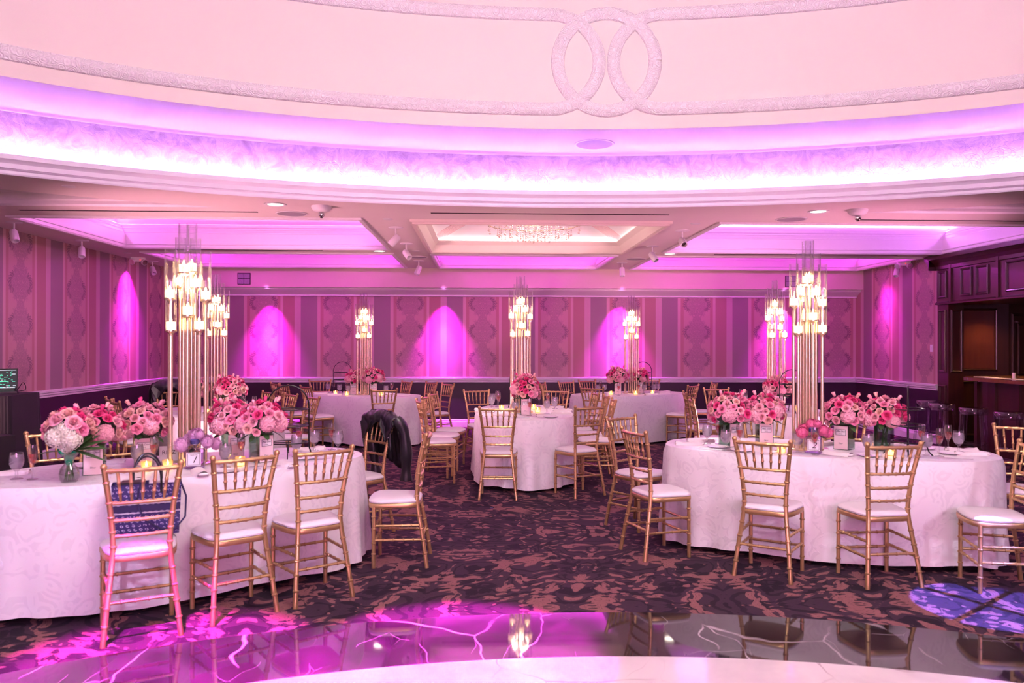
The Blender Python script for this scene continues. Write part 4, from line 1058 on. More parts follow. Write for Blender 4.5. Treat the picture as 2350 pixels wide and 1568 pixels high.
def bouquet(x, y, rz, label, seed, R=.15, n=36, labels=(0,), hyd=4, pal=('blush', 'pink', 'hot', 'peach'), wts=(5, 4, 2, 2), squash=.82, group='flower arrangements in square vases', sc=.88):
    rnd = random.Random(seed)
    t = thing('flower_arrangement', label, 'flowers', (x, y, ZT), rz, group)
    v = place('vase', VBOX, t); place('water', WBOX, t)
    for s in labels: label_face(v, s)
    stems = MB()
    for k in range(9):
        a = rnd.uniform(0, 6.28); stems.tube([(rnd.uniform(-.035, .035), rnd.uniform(-.035, .035), .015), (.03*math.cos(a), .03*math.sin(a), .20), (.07*math.cos(a), .07*math.sin(a), .26)], .0032, 5)
    stems.obj('stems', 'stem_green', t)
    cz = .195+R*squash*.62
    place('foliage_core', core_me, t, (0, 0, cz), None, (R*.80, R*.80, R*squash*.78))
    hs = []
    for k in range(hyd):
        a = 2*PI*(k+rnd.uniform(-.2, .2))/hyd+.5; e = rnd.uniform(-.30, .10)
        d = Vector((math.cos(a)*math.cos(e), math.sin(a)*math.cos(e), math.sin(e))); hs.append(d)
        h = place('hydrangea', HYD[k % 2], t, (d.x*R*.78, d.y*R*.78, cz+d.z*R*squash)); h.rotation_euler = d.to_track_quat('Z', 'Y').to_euler()
    N_ = int(n*1.5); cnt = 0
    for k in range(N_):
        z = 1-1.45*(k+.5)/N_; a = k*2.39996+seed; rr = math.sqrt(max(0, 1-z*z))
        d = Vector((rr*math.cos(a), rr*math.sin(a), z))
        if any(d.angle(h) < .40 for h in hs): continue
        c = rnd.choices(pal, wts)[0]
        if z > .35 and rnd.random() < .35 and 'hot' in pal: c = 'hot' if rnd.random() < .6 else 'pink'
        rad = R*rnd.uniform(.86, 1.04)
        o = place('rose', rnd.choice(ROSES[c]), t, (d.x*rad, d.y*rad, cz+d.z*rad*squash), None, rnd.uniform(.85, 1.18)*sc)
        o.rotation_euler = (d+Vector((rnd.uniform(-.2, .2), rnd.uniform(-.2, .2), .15))).to_track_quat('Z', 'Y').to_euler()
    for k in range(4):
        a = rnd.uniform(0, 6.28); d = Vector((.55*math.cos(a), .55*math.sin(a), .84)); rad = R*rnd.uniform(1.12, 1.3)
        o = place('rose_bud', BUDS[k % 3], t, (d.x*rad, d.y*rad, cz+d.z*rad*squash)); o.rotation_euler = d.to_track_quat('Z', 'Y').to_euler()
    for k in range(7):
        a = 2*PI*k/7+rnd.uniform(-.3, .3); o = place('leaf', LEAF, t, (R*.55*math.cos(a), R*.55*math.sin(a), cz-R*squash*rnd.uniform(.45, .7)), (rnd.uniform(-.5, .1), 0, a-PI/2))
    return t
A1 = math.radians(18)
bouquet(-2.41, 4.99, A1, 'large pink rose bouquet in a square labelled vase, behind the green-ribboned vase', 11, .155, 38, (0,))
bouquet(-2.26, 5.36, A1, 'pale pink bouquet in a square labelled vase, left of the front left candelabra', 12, .155, 38, (0,), pal=('blush', 'pink', 'peach'), wts=(5, 4, 2))
bouquet(-1.74, 5.56, math.radians(38), 'peach and pink bouquet just right of the front left candelabra', 13, .155, 38, (0,), wts=(4, 3, 2, 4))
bouquet(-1.52, 5.48, math.radians(50), 'pink hydrangea bouquet nearest the black wire arch on the front left table', 14, .155, 38, (0, 1), hyd=5)
bouquet(1.98, 6.22, math.radians(28), 'leftmost rose bouquet on the front right table', 21, .16, 40, (0,), wts=(6, 4, 1, 2))
bouquet(2.27, 6.24, math.radians(-6), 'bouquet with tulips and labelled vase left of the front right candelabra', 22, .15, 36, (0,))
bouquet(2.82, 6.02, math.radians(-48), 'rose bouquet just right of the front right candelabra', 23, .155, 38, (0,))
bouquet(3.09, 5.93, math.radians(-40), 'rightmost rose bouquet on the front right table', 24, .15, 36, (3,), wts=(4, 4, 3, 3))
bouquet(.50, 9.04, .05, 'round pink bouquet before the centre table candelabra', 31, .155, 40, (0,), squash=1.0)
bouquet(-3.38, 9.42, .4, 'bouquet behind the poles of the front left candelabra, on the table beyond', 41, .14, 30, (0,))
bouquet(-2.90, 9.18, .4, 'rose bouquet in a glass vase between the two left candelabra', 42, .17, 44, (0,), hyd=2, wts=(5, 4, 4, 2))
bouquet(-2.06, 12.72, .1, 'left of two bouquets at the rear left candelabra', 51, .13, 28, (0,), wts=(2, 5, 4, 1))
bouquet(-1.72, 12.55, .1, 'right of two bouquets at the rear left candelabra', 52, .165, 38, (0,), hyd=5)
bouquet(2.20, 12.68, -.1, 'left of two bouquets at the rear right candelabra', 61, .17, 40, (0,), hyd=4)
bouquet(2.62, 12.98, -.1, 'right of two bouquets at the rear right candelabra', 62, .15, 34, (0,), wts=(1, 3, 5, 1))
bouquet(3.62, 9.50, -.2, 'bouquet under the black wire arch behind the front right table', 71, .155, 38, (0,))
# perfume-bottle table numbers with peonies
def bottle(x, y, rz, num, label, pal, seed):
    rnd = random.Random(seed)
    t = thing('number_bottle', label, 'table number', (x, y, ZT), rz)
    mb = MB(); pr = [(.048, .0), (.058, .006), (.062, .02), (.062, .115), (.056, .13), (.03, .135)]
    vs = []
    for w, z in pr:
        d = w*.55; c = .012
        vs += [(-w+c, -d, z), (w-c, -d, z), (w, -d+c, z), (w, d-c, z), (w-c, d, z), (-w+c, d, z), (-w, d-c, z), (-w, -d+c, z)]
    m = len(pr)
    mb.add(vs, [(i*8+k, i*8+(k+1) % 8, (i+1)*8+(k+1) % 8, (i+1)*8+k) for i in range(m-1) for k in range(8)]+[tuple(range(7, -1, -1)), tuple((m-1)*8+k for k in range(8))])
    b_ = mb.obj('bottle_body', 'bottle_glass', t, smooth=False)
    MB().lathe([(.014, .134), (.014, .158), (.02, .16), (.021, .164)], 14).obj('neck', 'chrome', t)
    MB().lathe([(0, .163), (.026, .163), (.03, .172), (.03, .188), (.022, .196), (0, .197)], 14).obj('stopper', 'bottle_cap', t)
    MB().box((0, -.0362, .068), (.088, .0016, .088)).obj('number_card', 'label_white', b_, smooth=False)
    o = place('card_border', frame_mesh(.076, .076, .0022), b_, (0, -.0368, .068))
    place('number_print', text_mesh(num, .062, 'print_black', .45), b_, (0, -.0376, .064), (PI/2, 0, 0))
    place('card_heading', text_mesh('Table No.', .0125, 'print_black', .3), b_, (0, -.0376, .096), (PI/2, 0, 0))
    for k, (px, py, pz, s) in enumerate(((-.075, .0, .135, 1.0), (.0, .06, .185, 1.05), (.07, .04, .15, .95), (.115, .09, .13, .85), (-.05, .09, .16, .85), (.03, .01, .205, .7))):
        d = Vector((px*1.2, -.45, .5)); o = place('peony', PEO[pal][k % 2], t, (px, py, pz), None, s*.95); o.rotation_euler = d.to_track_quat('Z', 'Y').to_euler()
    for k in range(3): place('leaf', LEAF, t, (rnd.uniform(-.06, .06), .05, .14), (-.3, 0, rnd.uniform(0, 6)))
bottle(-1.86, 5.17, math.radians(10), '1', 'perfume bottle table number one with lilac peonies', 'lilac', 1)
bottle(2.47, 5.78, math.radians(-14), '2', 'perfume bottle table number two with bright pink peonies', 'pink', 2)
# ribboned hand bouquet in a round glass vase
t = thing('ribboned_bouquet', 'hand-tied bouquet with green ribbon in a round clear glass vase', 'flowers', (-2.42, 4.71, ZT), .2)
MB().lathe([(.0, .0), (.04, .0), (.052, .02), (.056, .05), (.048, .08), (.028, .105), (.024, .12), (.03, .14), (.05, .165), (.056, .172), (.053, .172), (.028, .14), (.021, .12), (.026, .105), (.045, .08), (.052, .05), (.048, .02), (.035, .006), (0, .006)], 24).obj('vase', 'clear_glass', t)
MB().lathe([(0, .008), (.035, .008), (.047, .02), (.051, .05), (.046, .075), (.0, .076)], 20).obj('water', 'water', t)
mb = MB()
for k in range(12):
    a = k*2.4; mb.tube([(.025*math.cos(a), .025*math.sin(a), .012), (.008*math.cos(a), .008*math.sin(a), .12), (.03*math.cos(a), .03*math.sin(a), .19)], .003, 5)
mb.obj('stems', 'stem_green', t)
mb = MB()
mb.lathe([(.018, .10), (.024, .12), (.026, .145), (.022, .16)], 12)
for sg in (-1, 1): mb.grid(lambda i, j: (sg*(.01+.05*i/5), -.02-.012*math.sin(PI*i/5)+.0*j, .165+.02*math.sin(PI*i/5)*(1 if j else -1)+.006*i), 6, 2)
mb.obj('ribbon', 'ribbon_green', t)
rnd = random.Random(5); C = Vector((0, 0, .30))
for k in range(26):
    z = 1-1.25*(k+.5)/26; a = k*2.39996; rr = math.sqrt(1-z*z); d = Vector((rr*math.cos(a), rr*math.sin(a), z))
    if d.y < -.35 and d.z < .35 and d.x < .4: continue
    o = place('rose', rnd.choice(ROSES[rnd.choice(('blush', 'peach', 'pink', 'blush', 'hot'))]), t, C+Vector((d.x*.11, d.y*.09, d.z*.10)), None, rnd.uniform(1.0, 1.35)); o.rotation_euler = d.to_track_quat('Z', 'Y').to_euler()
for p, s in (((-.05, -.07, .27), .95), ((.03, -.075, .26), 1.0), ((-.01, -.07, .31), .8), ((.0, -.05, .22), .7)):
    o = place('hydrangea', HYDW, t, p, None, s); o.rotation_euler = (1.1, 0, 0)
for k, (a, e) in enumerate(((-.9, .75), (-1.0, .35), (-1.3, .1), (-.6, .5), (-1.5, -.3), (1.4, .0))):
    place('leaf', LEAF_BIG, t, (.03, -.05, .19), (e, .2, a))
place('foliage_core', core_me, t, C, None, (.085, .07, .08))
# small printed sign
t = thing('name_sign', 'small white printed sign behind the front left candelabra', 'sign', (-2.17, 5.55, ZT), math.radians(20))
MB().box((0, 0, .05), (.13, .004, .10)).obj('card', 'label_white', t, smooth=False)
place('print', text_mesh("RITZ'", .042, 'print_black'), t, (0, -.003, .056), (PI/2, 0, 0))
MB().box((0, .02, .006), (.10, .05, .012)).obj('foot', 'label_white', t, smooth=False)

# ================================================================== TABLEWARE
GOB = MB().lathe([(.0, .0), (.034, .001), (.033, .004), (.010, .010), (.006, .018), (.0095, .030), (.006, .042), (.012, .052), (.028, .066), (.039, .090), (.0405, .115), (.036, .150), (.0345, .160), (.0335, .160), (.035, .150), (.039, .115), (.0375, .090), (.027, .068), (.0, .058)], 20).mesh('bowl', 'clear_glass')
GOBW = MB().lathe([(.0, .059), (.026, .069), (.0365, .091), (.0378, .115), (.035, .142), (0, .142)], 18).mesh('ice_water', 'ice_water')
FLU = MB().lathe([(.0, .0), (.031, .001), (.030, .004), (.006, .009), (.004, .03), (.004, .075), (.008, .086), (.018, .105), (.026, .135), (.0265, .165), (.022, .205), (.021, .205), (.025, .165), (.0245, .135), (.016, .107), (0, .088)], 18).mesh('flute', 'clear_glass')
FLUW = MB().lathe([(0, .089), (.0155, .108), (.0238, .135), (.0245, .150), (0, .150)], 16).mesh('sparkling_wine', 'rose_wine')
WIN = MB().lathe([(.0, .0), (.036, .001), (.035, .004), (.006, .009), (.004, .03), (.004, .075), (.014, .086), (.032, .105), (.040, .13), (.039, .155), (.033, .185), (.032, .185), (.038, .155), (.0385, .13), (.030, .107), (0, .088)], 18).mesh('wine_bowl', 'clear_glass')
WINW = MB().lathe([(0, .09), (.029, .108), (.037, .128), (0, .129)], 16).mesh('wine', 'rose_wine')
VOTG = MB().lathe([(.0, .0), (.026, .0), (.030, .006), (.033, .065), (.0315, .065), (.028, .008), (0, .008)], 18).mesh('holder', 'votive_glass')
VOTC = MB().lathe([(.0, .009), (.024, .009), (.025, .030), (0, .030)], 14).mesh('wax', 'candle_glow')
def kind_things(kind, table, items):
    for x, y, lab in items:
        if kind == 'gob':
            t = thing('water_goblet', lab, 'glass', (x, y, ZT), 0, 'goblets of iced water'); place('bowl', GOB, t); place('iced_water', GOBW, t)
        elif kind == 'flu':
            t = thing('champagne_flute', lab, 'glass', (x, y, ZT), 0, 'flutes of pink sparkling wine'); place('flute', FLU, t); place('sparkling_wine', FLUW, t)
        elif kind == 'win':
            t = thing('wine_glass', lab, 'glass', (x, y, ZT), 0, 'wine glasses'); place('wine_bowl', WIN, t); place('wine', WINW, t)
        elif kind == 'vot':
            t = thing('votive_candle', lab, 'candle', (x, y, ZT), 0, 'votive candles in glass holders'); place('holder', VOTG, t); w = place('wax', VOTC, t); f = place('flame', flame_me, w, (0, 0, -.022))
T1, T2, T3, T5, T6, T7, T4 = 'the front left table', 'the front right table', 'the centre table', 'the rear left table', 'the rear right table', 'the table behind the front right one', 'the table behind the front left one'
kind_things('gob', 1, [(-2.78, 4.81, 'leftmost water goblet, on the left end of '+T1), (-1.68, 5.22, 'candle-lit water goblet beside the number one bottle'), (-1.33, 5.70, 'water goblet in front of the wire arch on '+T1), (-1.27, 6.02, 'taller-looking water goblet right of the wire arch on '+T1), (-1.08, 5.95, 'rightmost water goblet on '+T1), (-2.24, 5.20, 'frosty goblet in front of the pale bouquet on '+T1)])
kind_things('flu', 1, [(-2.68, 4.80, 'flute at the left end of %s, beside the leftmost goblet' % T1), (-1.62, 5.36, 'flute behind the candle-lit goblet on '+T1), (-1.38, 6.0, 'flute seen through the wire arch on '+T1), (-1.15, 6.08, 'rightmost flute on '+T1), (-2.14, 5.22, 'flute left of the candelabra poles on '+T1)])
kind_things('vot', 1, [(-1.60, 5.27, 'small votive candle right of the number one bottle'), (-2.02, 5.14, 'small votive candle at the foot of the front left candelabra'), (-2.13, 5.08, 'small votive candle just behind the tote bag chair')])
kind_things('gob', 2, [(1.84, 6.36, 'leftmost water goblet on '+T2), (1.87, 5.96, 'large near water goblet left of the first chair on '+T2), (2.37, 5.82, 'candle-lit water goblet left of the number two bottle'), (2.83, 5.66, 'water goblet left of the second chair on '+T2), (3.27, 5.66, 'water goblet between three flutes on '+T2), (3.62, 5.84, 'rightmost water goblet on '+T2)])
kind_things('flu', 2, [(1.93, 6.34, 'flute beside the leftmost goblet on '+T2), (1.99, 6.0, 'flute in front of the leftmost bouquet on '+T2), (2.45, 5.70, 'flute standing before the number two card'), (3.33, 5.60, 'nearest flute at the right end of '+T2), (3.54, 5.84, 'flute beside the rightmost goblet on '+T2), (3.38, 5.92, 'tall flute behind the goblets at the right end of '+T2)])
kind_things('win', 2, [(2.90, 6.12, 'wine glass between the two right bouquets on '+T2)])
kind_things('vot', 2, [(2.24, 5.80, 'bright votive candle behind the left chair of '+T2), (2.99, 5.64, 'bright votive candle behind the middle chair of '+T2)])
kind_things('gob', 3, [(.12, 9.80, 'nearest goblet at the left of '+T3), (.13, 10.10, 'second goblet at the left of '+T3), (.14, 10.38, 'farthest goblet at the left of '+T3), (.38, 8.98, 'goblet behind the near chair on '+T3), (.76, 9.20, 'candle-lit goblet at the right of '+T3), (.88, 9.50, 'second goblet at the right of '+T3), (.92, 9.86, 'third goblet at the right of '+T3)])
kind_things('flu', 3, [(.21, 9.90, 'nearer flute at the left of '+T3), (.20, 10.22, 'farther flute at the left of '+T3), (.54, 8.90, 'flute in front of the labelled vase on '+T3), (.74, 10.15, 'tall flute right of the bouquet on '+T3), (.84, 9.98, 'flute among the right-hand goblets of '+T3)])
kind_things('vot', 3, [(.24, 9.62, 'bright votive candle left of the bouquet on '+T3), (.66, 9.28, 'nearer votive candle right of the bouquet on '+T3), (.64, 9.75, 'farther votive candle right of the bouquet on '+T3)])
kind_things('gob', 4, [(-2.70, 9.05, 'goblet right of the bouquet on '+T4), (-3.30, 9.05, 'amber-lit goblet behind the candelabra poles on '+T4)])
kind_things('flu', 4, [(-2.62, 9.16, 'farther flute right of the bouquet on '+T4), (-2.76, 9.20, 'nearer flute right of the bouquet on '+T4)])
kind_things('vot', 4, [(-3.12, 9.08, 'votive candle glowing between the candelabra poles on '+T4)])
kind_things('gob', 5, [(-2.30, 12.80, 'left of two candle-lit goblets on '+T5), (-2.12, 12.55, 'right of two candle-lit goblets on '+T5), (-1.52, 12.52, 'goblet right of the bouquets on '+T5), (-2.55, 13.12, 'leftmost goblet on '+T5)])
kind_things('flu', 5, [(-2.20, 12.90, 'flute between the candle-lit goblets on '+T5), (-2.46, 13.16, 'leftmost flute on '+T5), (-1.44, 12.62, 'rightmost flute on '+T5)])
kind_things('vot', 5, [(-2.12, 12.42, 'left votive candle on '+T5), (-1.58, 12.36, 'right votive candle on '+T5), (-2.34, 12.66, 'low votive candle under the left goblet of '+T5)])
kind_things('gob', 6, [(2.66, 12.78, 'candle-lit goblet right of the bouquets on '+T6), (2.86, 12.98, 'second goblet from the right on '+T6), (2.96, 13.12, 'rightmost goblet on '+T6), (1.88, 12.72, 'leftmost goblet on '+T6), (2.02, 12.88, 'second goblet from the left on '+T6)])
kind_things('flu', 6, [(2.54, 12.66, 'flute right of the square vases on '+T6), (2.16, 12.36, 'nearest flute on '+T6), (1.96, 12.96, 'leftmost flute on '+T6)])
kind_things('vot', 6, [(2.46, 12.50, 'right votive candle on '+T6), (2.06, 12.50, 'left votive candle on '+T6), (2.78, 12.72, 'small votive candle behind the lit goblet of '+T6)])
kind_things('gob', 7, [(3.40, 10.05, 'nearest goblet behind the left bouquets, on '+T7), (3.38, 10.35, 'farther goblet behind the left bouquets, on '+T7)])
kind_things('flu', 7, [(3.46, 10.20, 'middle flute behind the left bouquets, on '+T7), (3.50, 10.5, 'farthest flute behind the left bouquets, on '+T7), (3.62, 9.98, 'nearest flute behind the left bouquets, on '+T7)])
kind_things('vot', 7, [(3.86, 9.45, 'votive candle glowing left of the front right candelabra poles')])
# napkins, plates, menus, knives
def napkin_mesh(seed):
    rnd = random.Random(seed); L, Wd = .22, .085
    def P(i, j):
        u, v = i/12, j/6-.5
        k = 1+.18*math.sin(2.2*u+seed); y = v*Wd*k*(1-.25*abs(u-.5)); ang = v*2*PI*.5
        h = .012+.014*math.cos(v*PI)*(1+.25*math.sin(7*u+seed))+.003*math.sin(19*u+3*v)
        return ((u-.5)*L, y+.006*math.sin(5*u+seed), h if abs(v) < .49 else .0)
    mb = MB().grid(P, 13, 7); mb.grid(lambda i, j: ((i/12-.5)*L*.98, (j-.5)*Wd*.8, .001), 13, 2)
    for e in (-1, 1): mb.sphere((e*(L/2-.004), .0, .011), (.012, .036, .010), 8, 5)
    return mb.mesh('napkin', 'napkin', angle=60)
NAP = [napkin_mesh(s) for s in (1, 2, 3)]
PLATE = MB().lathe([(0, .004), (.055, .004), (.072, .010), (.084, .014), (.085, .012), (.060, .001), (0, 0)], 28).mesh('plate', 'porcelain')
ROLL = MB().sphere((0, 0, .024), (.038, .026, .017), 10, 6).mesh('bread_roll', 'rose_peach')
CARD = MB().box((0, 0, .002), (.21, .14, .003)).mesh('menu_card', 'menu_card', smooth=False)
knb = MB(); knb.box((-.055, 0, .005), (.10, .013, .006)); knb.add([(-.005, -.008, .004), (.115, -.004, .004), (.12, .006, .004), (-.005, .008, .004), (-.005, -.008, .0055), (.115, -.004, .0055), (.12, .006, .0055), (-.005, .008, .0055)], [(0, 1, 2, 3), (7, 6, 5, 4), (0, 4, 5, 1), (1, 5, 6, 2), (2, 6, 7, 3), (3, 7, 4, 0)])
KNIFE = knb.mesh('knife', 'steel', smooth=False)
def nap(x, y, a, lab, k=0): tag(place('napkin', NAP[k % 3], None, (x, y, ZT), (0, 0, math.radians(a))), lab, 'napkin', 'folded pale napkins')
def plate(x, y, lab): tag(place('side_plate', PLATE, None, (x, y, ZT)), lab, 'plate', 'white side plates')
def menu(x, y, a, lab): tag(place('menu_card', CARD, None, (x, y, ZT), (0, 0, math.radians(a))), lab, 'menu', 'grey menu cards')
def knife(x, y, a, lab): tag(place('table_knife', KNIFE, None, (x, y, ZT), (0, 0, math.radians(a))), lab, 'knife', 'table knives')
nap(-1.76, 4.98, -60, 'folded napkin in front of the number one bottle', 0); nap(-1.30, 5.30, -55, 'folded napkin below the hydrangea bouquet on '+T1, 1); nap(-1.05, 5.80, 10, 'folded napkin at the right tip of '+T1, 2)
nap(-2.92, 4.98, 10, 'folded napkin cut by the left edge of the picture', 1); nap(-2.55, 5.45, 20, 'folded napkin between the two left bouquets on '+T1, 0); nap(-1.31, 6.07, 25, 'folded napkin behind the right goblets on '+T1, 1); nap(-2.12, 4.77, -35, 'folded napkin behind the tote bag chair', 2)
nap(1.82, 6.48, 0, 'folded napkin at the far left tip of '+T2, 0); nap(1.68, 6.30, -10, 'folded napkin at the near left tip of '+T2, 1); nap(2.14, 5.90, -65, 'folded napkin behind the left chair of '+T2, 2); nap(2.62, 5.70, -60, 'folded napkin right of the number two bottle', 0)
nap(3.24, 6.14, -10, 'folded napkin behind the rightmost bouquet of '+T2, 1); nap(3.61, 5.66, -15, 'nearer folded napkin at the right tip of '+T2, 2); nap(3.67, 5.88, -8, 'farther folded napkin at the right tip of '+T2, 0); nap(2.74, 6.24, 20, 'folded napkin behind the candelabra of '+T2, 1)
nap(.02, 9.62, 5, 'farther folded napkin on the left edge of '+T3, 0); nap(.03, 9.28, -5, 'middle folded napkin on the left edge of '+T3, 1); nap(.22, 8.86, -35, 'folded napkin behind the near chair of '+T3, 2); nap(.72, 8.80, 10, 'folded napkin at the near right of '+T3, 0); nap(.98, 9.50, 0, 'middle folded napkin on the right edge of '+T3, 1); nap(.93, 9.96, 0, 'farther folded napkin on the right edge of '+T3, 2); nap(.92, 9.12, -5, 'nearer folded napkin on the right edge of '+T3, 0)
nap(-2.32, 12.47, 10, 'nearest folded napkin at the left of '+T5, 0); nap(-2.60, 12.82, 15, 'farther folded napkin at the left of '+T5, 1); nap(-1.22, 12.34, -10, 'folded napkin at the right of '+T5, 2)
nap(2.72, 12.52, 10, 'nearer folded napkin at the right of '+T6, 0); nap(3.02, 12.92, 25, 'middle folded napkin at the right of '+T6, 1); nap(3.10, 13.22, 30, 'farther folded napkin at the right of '+T6, 2); nap(1.86, 12.42, -20, 'folded napkin at the left of '+T6, 1)
nap(-2.60, 8.90, -10, 'folded napkin at the right end of '+T4, 0); nap(-3.62, 9.45, 0, 'folded napkin left of the candelabra poles on '+T4, 1)
plate(-1.62, 5.05, 'side plate right of the number one bottle'); plate(-1.24, 5.60, 'side plate in front of the goblets on '+T1); plate(1.86, 6.12, 'farther side plate at the left of '+T2); plate(1.98, 5.92, 'nearer side plate at the left of '+T2); plate(3.44, 6.0, 'farther side plate at the right of '+T2); plate(3.48, 5.72, 'nearer side plate at the right of '+T2); plate(2.82, 5.62, 'side plate behind the middle chair of '+T2); plate(.76, 8.66, 'side plate at the near right of '+T3); plate(-2.60, 5.28, 'side plate at the far left of '+T1)
menu(1.85, 6.56, -15, 'farther grey menu card at the left of '+T2); menu(1.80, 6.06, -22, 'nearer grey menu card at the left of '+T2); menu(2.34, 5.76, -25, 'grey menu card behind the left chair of '+T2); menu(3.17, 5.55, -20, 'grey menu card behind the middle chair of '+T2); menu(-1.55, 5.15, 30, 'grey menu card behind the second chair of '+T1); menu(.42, 8.70, 0, 'grey menu card at the near end of '+T3)
knife(3.36, 5.47, -25, 'knife beside the menu behind the middle chair of '+T2); knife(3.64, 5.77, -15, 'knife at the right tip of '+T2); knife(2.52, 5.66, -35, 'knife in front of the number two bottle'); knife(-1.15, 5.56, 30, 'knife behind the third chair of '+T1); knife(-1.42, 5.24, 20, 'knife behind the second chair of '+T1)
# black wire arch stands
def arch(x, y, rz, lab, tiers=True, sc=1.0):
    t = thing('tiered_wire_stand', lab, 'wire stand', (x, y, ZT), rz, 'black wire arch stands')
    w, h = .145*sc, .36*sc
    pts = [(-w-.02, 0, .0), (-w-.012, 0, .03), (-w, 0, .07)]+[(-w, 0, h*.3), (-w, 0, h)]+[(-w*math.cos(PI*k/16), 0, h+w*1.05*math.sin(PI*k/16)) for k in range(1, 16)]+[(w, 0, h), (w, 0, h*.3), (w, 0, .07), (w+.012, 0, .03), (w+.02, 0, .0)]
    MB().tube(pts, .0052, 8).obj('arch_frame', 'black_wire', t)
    for z in (.10*sc, .22*sc, .34*sc):
        rr = w*.97
        o = MB().tube([(rr*math.cos(2*PI*k/32), rr*.8*math.sin(2*PI*k/32), z) for k in range(33)], .0042, 6, False).obj('tier_ring', 'black_wire', t)
        MB().tube([(-w, 0, z), (w, 0, z)], .0035, 6).obj('cross_bar', 'black_wire', o)
    for sy in (-1, 1): MB().tube([(0, sy*w*.78, .10*sc), (0, sy*(w*.95), .03), (0, sy*(w+.02), 0)], .0045, 6).obj('foot', 'black_wire', t)
arch(-1.40, 5.74, math.radians(12), 'large black wire arch stand at the right of the front left table')
arch(3.15, 5.70, math.radians(62), 'black wire arch stand seen edge-on at the right of the front right table')
arch(.50, 10.0, .0, 'black wire arch stand behind the centre table bouquet')
arch(-2.30, 13.05, .15, 'black wire arch stand left of the rear left candelabra')
arch(2.72, 13.2, -.2, 'black wire arch stand right of the rear right candelabra')
arch(3.70, 9.25, -.1, 'black wire arch stand before the bouquet behind the front right table')

# ================================================================== TOTE BAG, JACKETS
tb = thing('tote_bag', 'navy patterned canvas tote bag standing on the nearest front left chair', 'bag', (-1.79-.45*.36+.045, 4.23+.89*.36+.01, .497), math.radians(21))
def tote():
    w, d, h = .36, .13, .29
    vs = [(-w/2*.93, -d/2, 0), (w/2*.93, -d/2, 0), (w/2*.93, d/2, 0), (-w/2*.93, d/2, 0), (-w/2, -d/2, h), (w/2, -d/2, h), (w/2, d/2, h), (-w/2, d/2, h)]
    b = [(x*.985, y*.94, z if z == h else .006) for x, y, z in vs]
    vs2 = vs+b[4:]+b[:4]
    fs = [(3, 2, 1, 0)]+[(k, (k+1) % 4, 4+(k+1) % 4, 4+k) for k in range(4)]+[(4+k, 4+(k+1) % 4, 8+(k+1) % 4, 8+k) for k in range(4)]+[(8+k, 8+(k+1) % 4, 12+(k+1) % 4, 12+k) for k in range(4)]+[(12, 13, 14, 15)]
    body = MB().add(vs2, fs).obj('bag_body', 'tote_canvas', tb, smooth=False)
    for sy in (-1, 1):
        MB().box((0, sy*(d/2+.0015), .155), (w*.965, .002, .036)).obj('band', 'navy_canvas', body, smooth=False)
        for z in (.130, .180): MB().box((0, sy*(d/2+.0018), z), (w*.965, .002, .006)).obj('stripe', 'menu_card', body, smooth=False)
        MB().tube([(-.075, sy*(d/2+.004), h-.05), (-.075, sy*(d/2+.006), h)]+[(-.075*math.cos(PI*k/14)*(1+.0*k), sy*(d/2+.004-.012*math.sin(PI*k/14)), h+.155*math.sin(PI*k/14)**.8) for k in range(1, 14)]+[(.075, sy*(d/2+.006), h), (.075, sy*(d/2+.004), h-.05)], .0065, 8).obj('handle', 'black_leather', tb)
    MB().tube([(-.03, -.066, .30), (-.05, -.075, .20), (-.02, -.082, .10), (.07, -.085, .035), (.15, -.082, .03), (.20, -.06, .09), (.205, -.02, .2), (.175, 0, .285)], .0055, 7).obj('shoulder_strap', 'navy_canvas', tb)
    MB().box((-.07, .0, .285), (.12, .09, .03)).obj('contents', 'black_leather', tb, smooth=False)
    MB().box((.08, .0, .29), (.14, .07, .02)).obj('papers', 'label_white', tb, smooth=False)
tote()
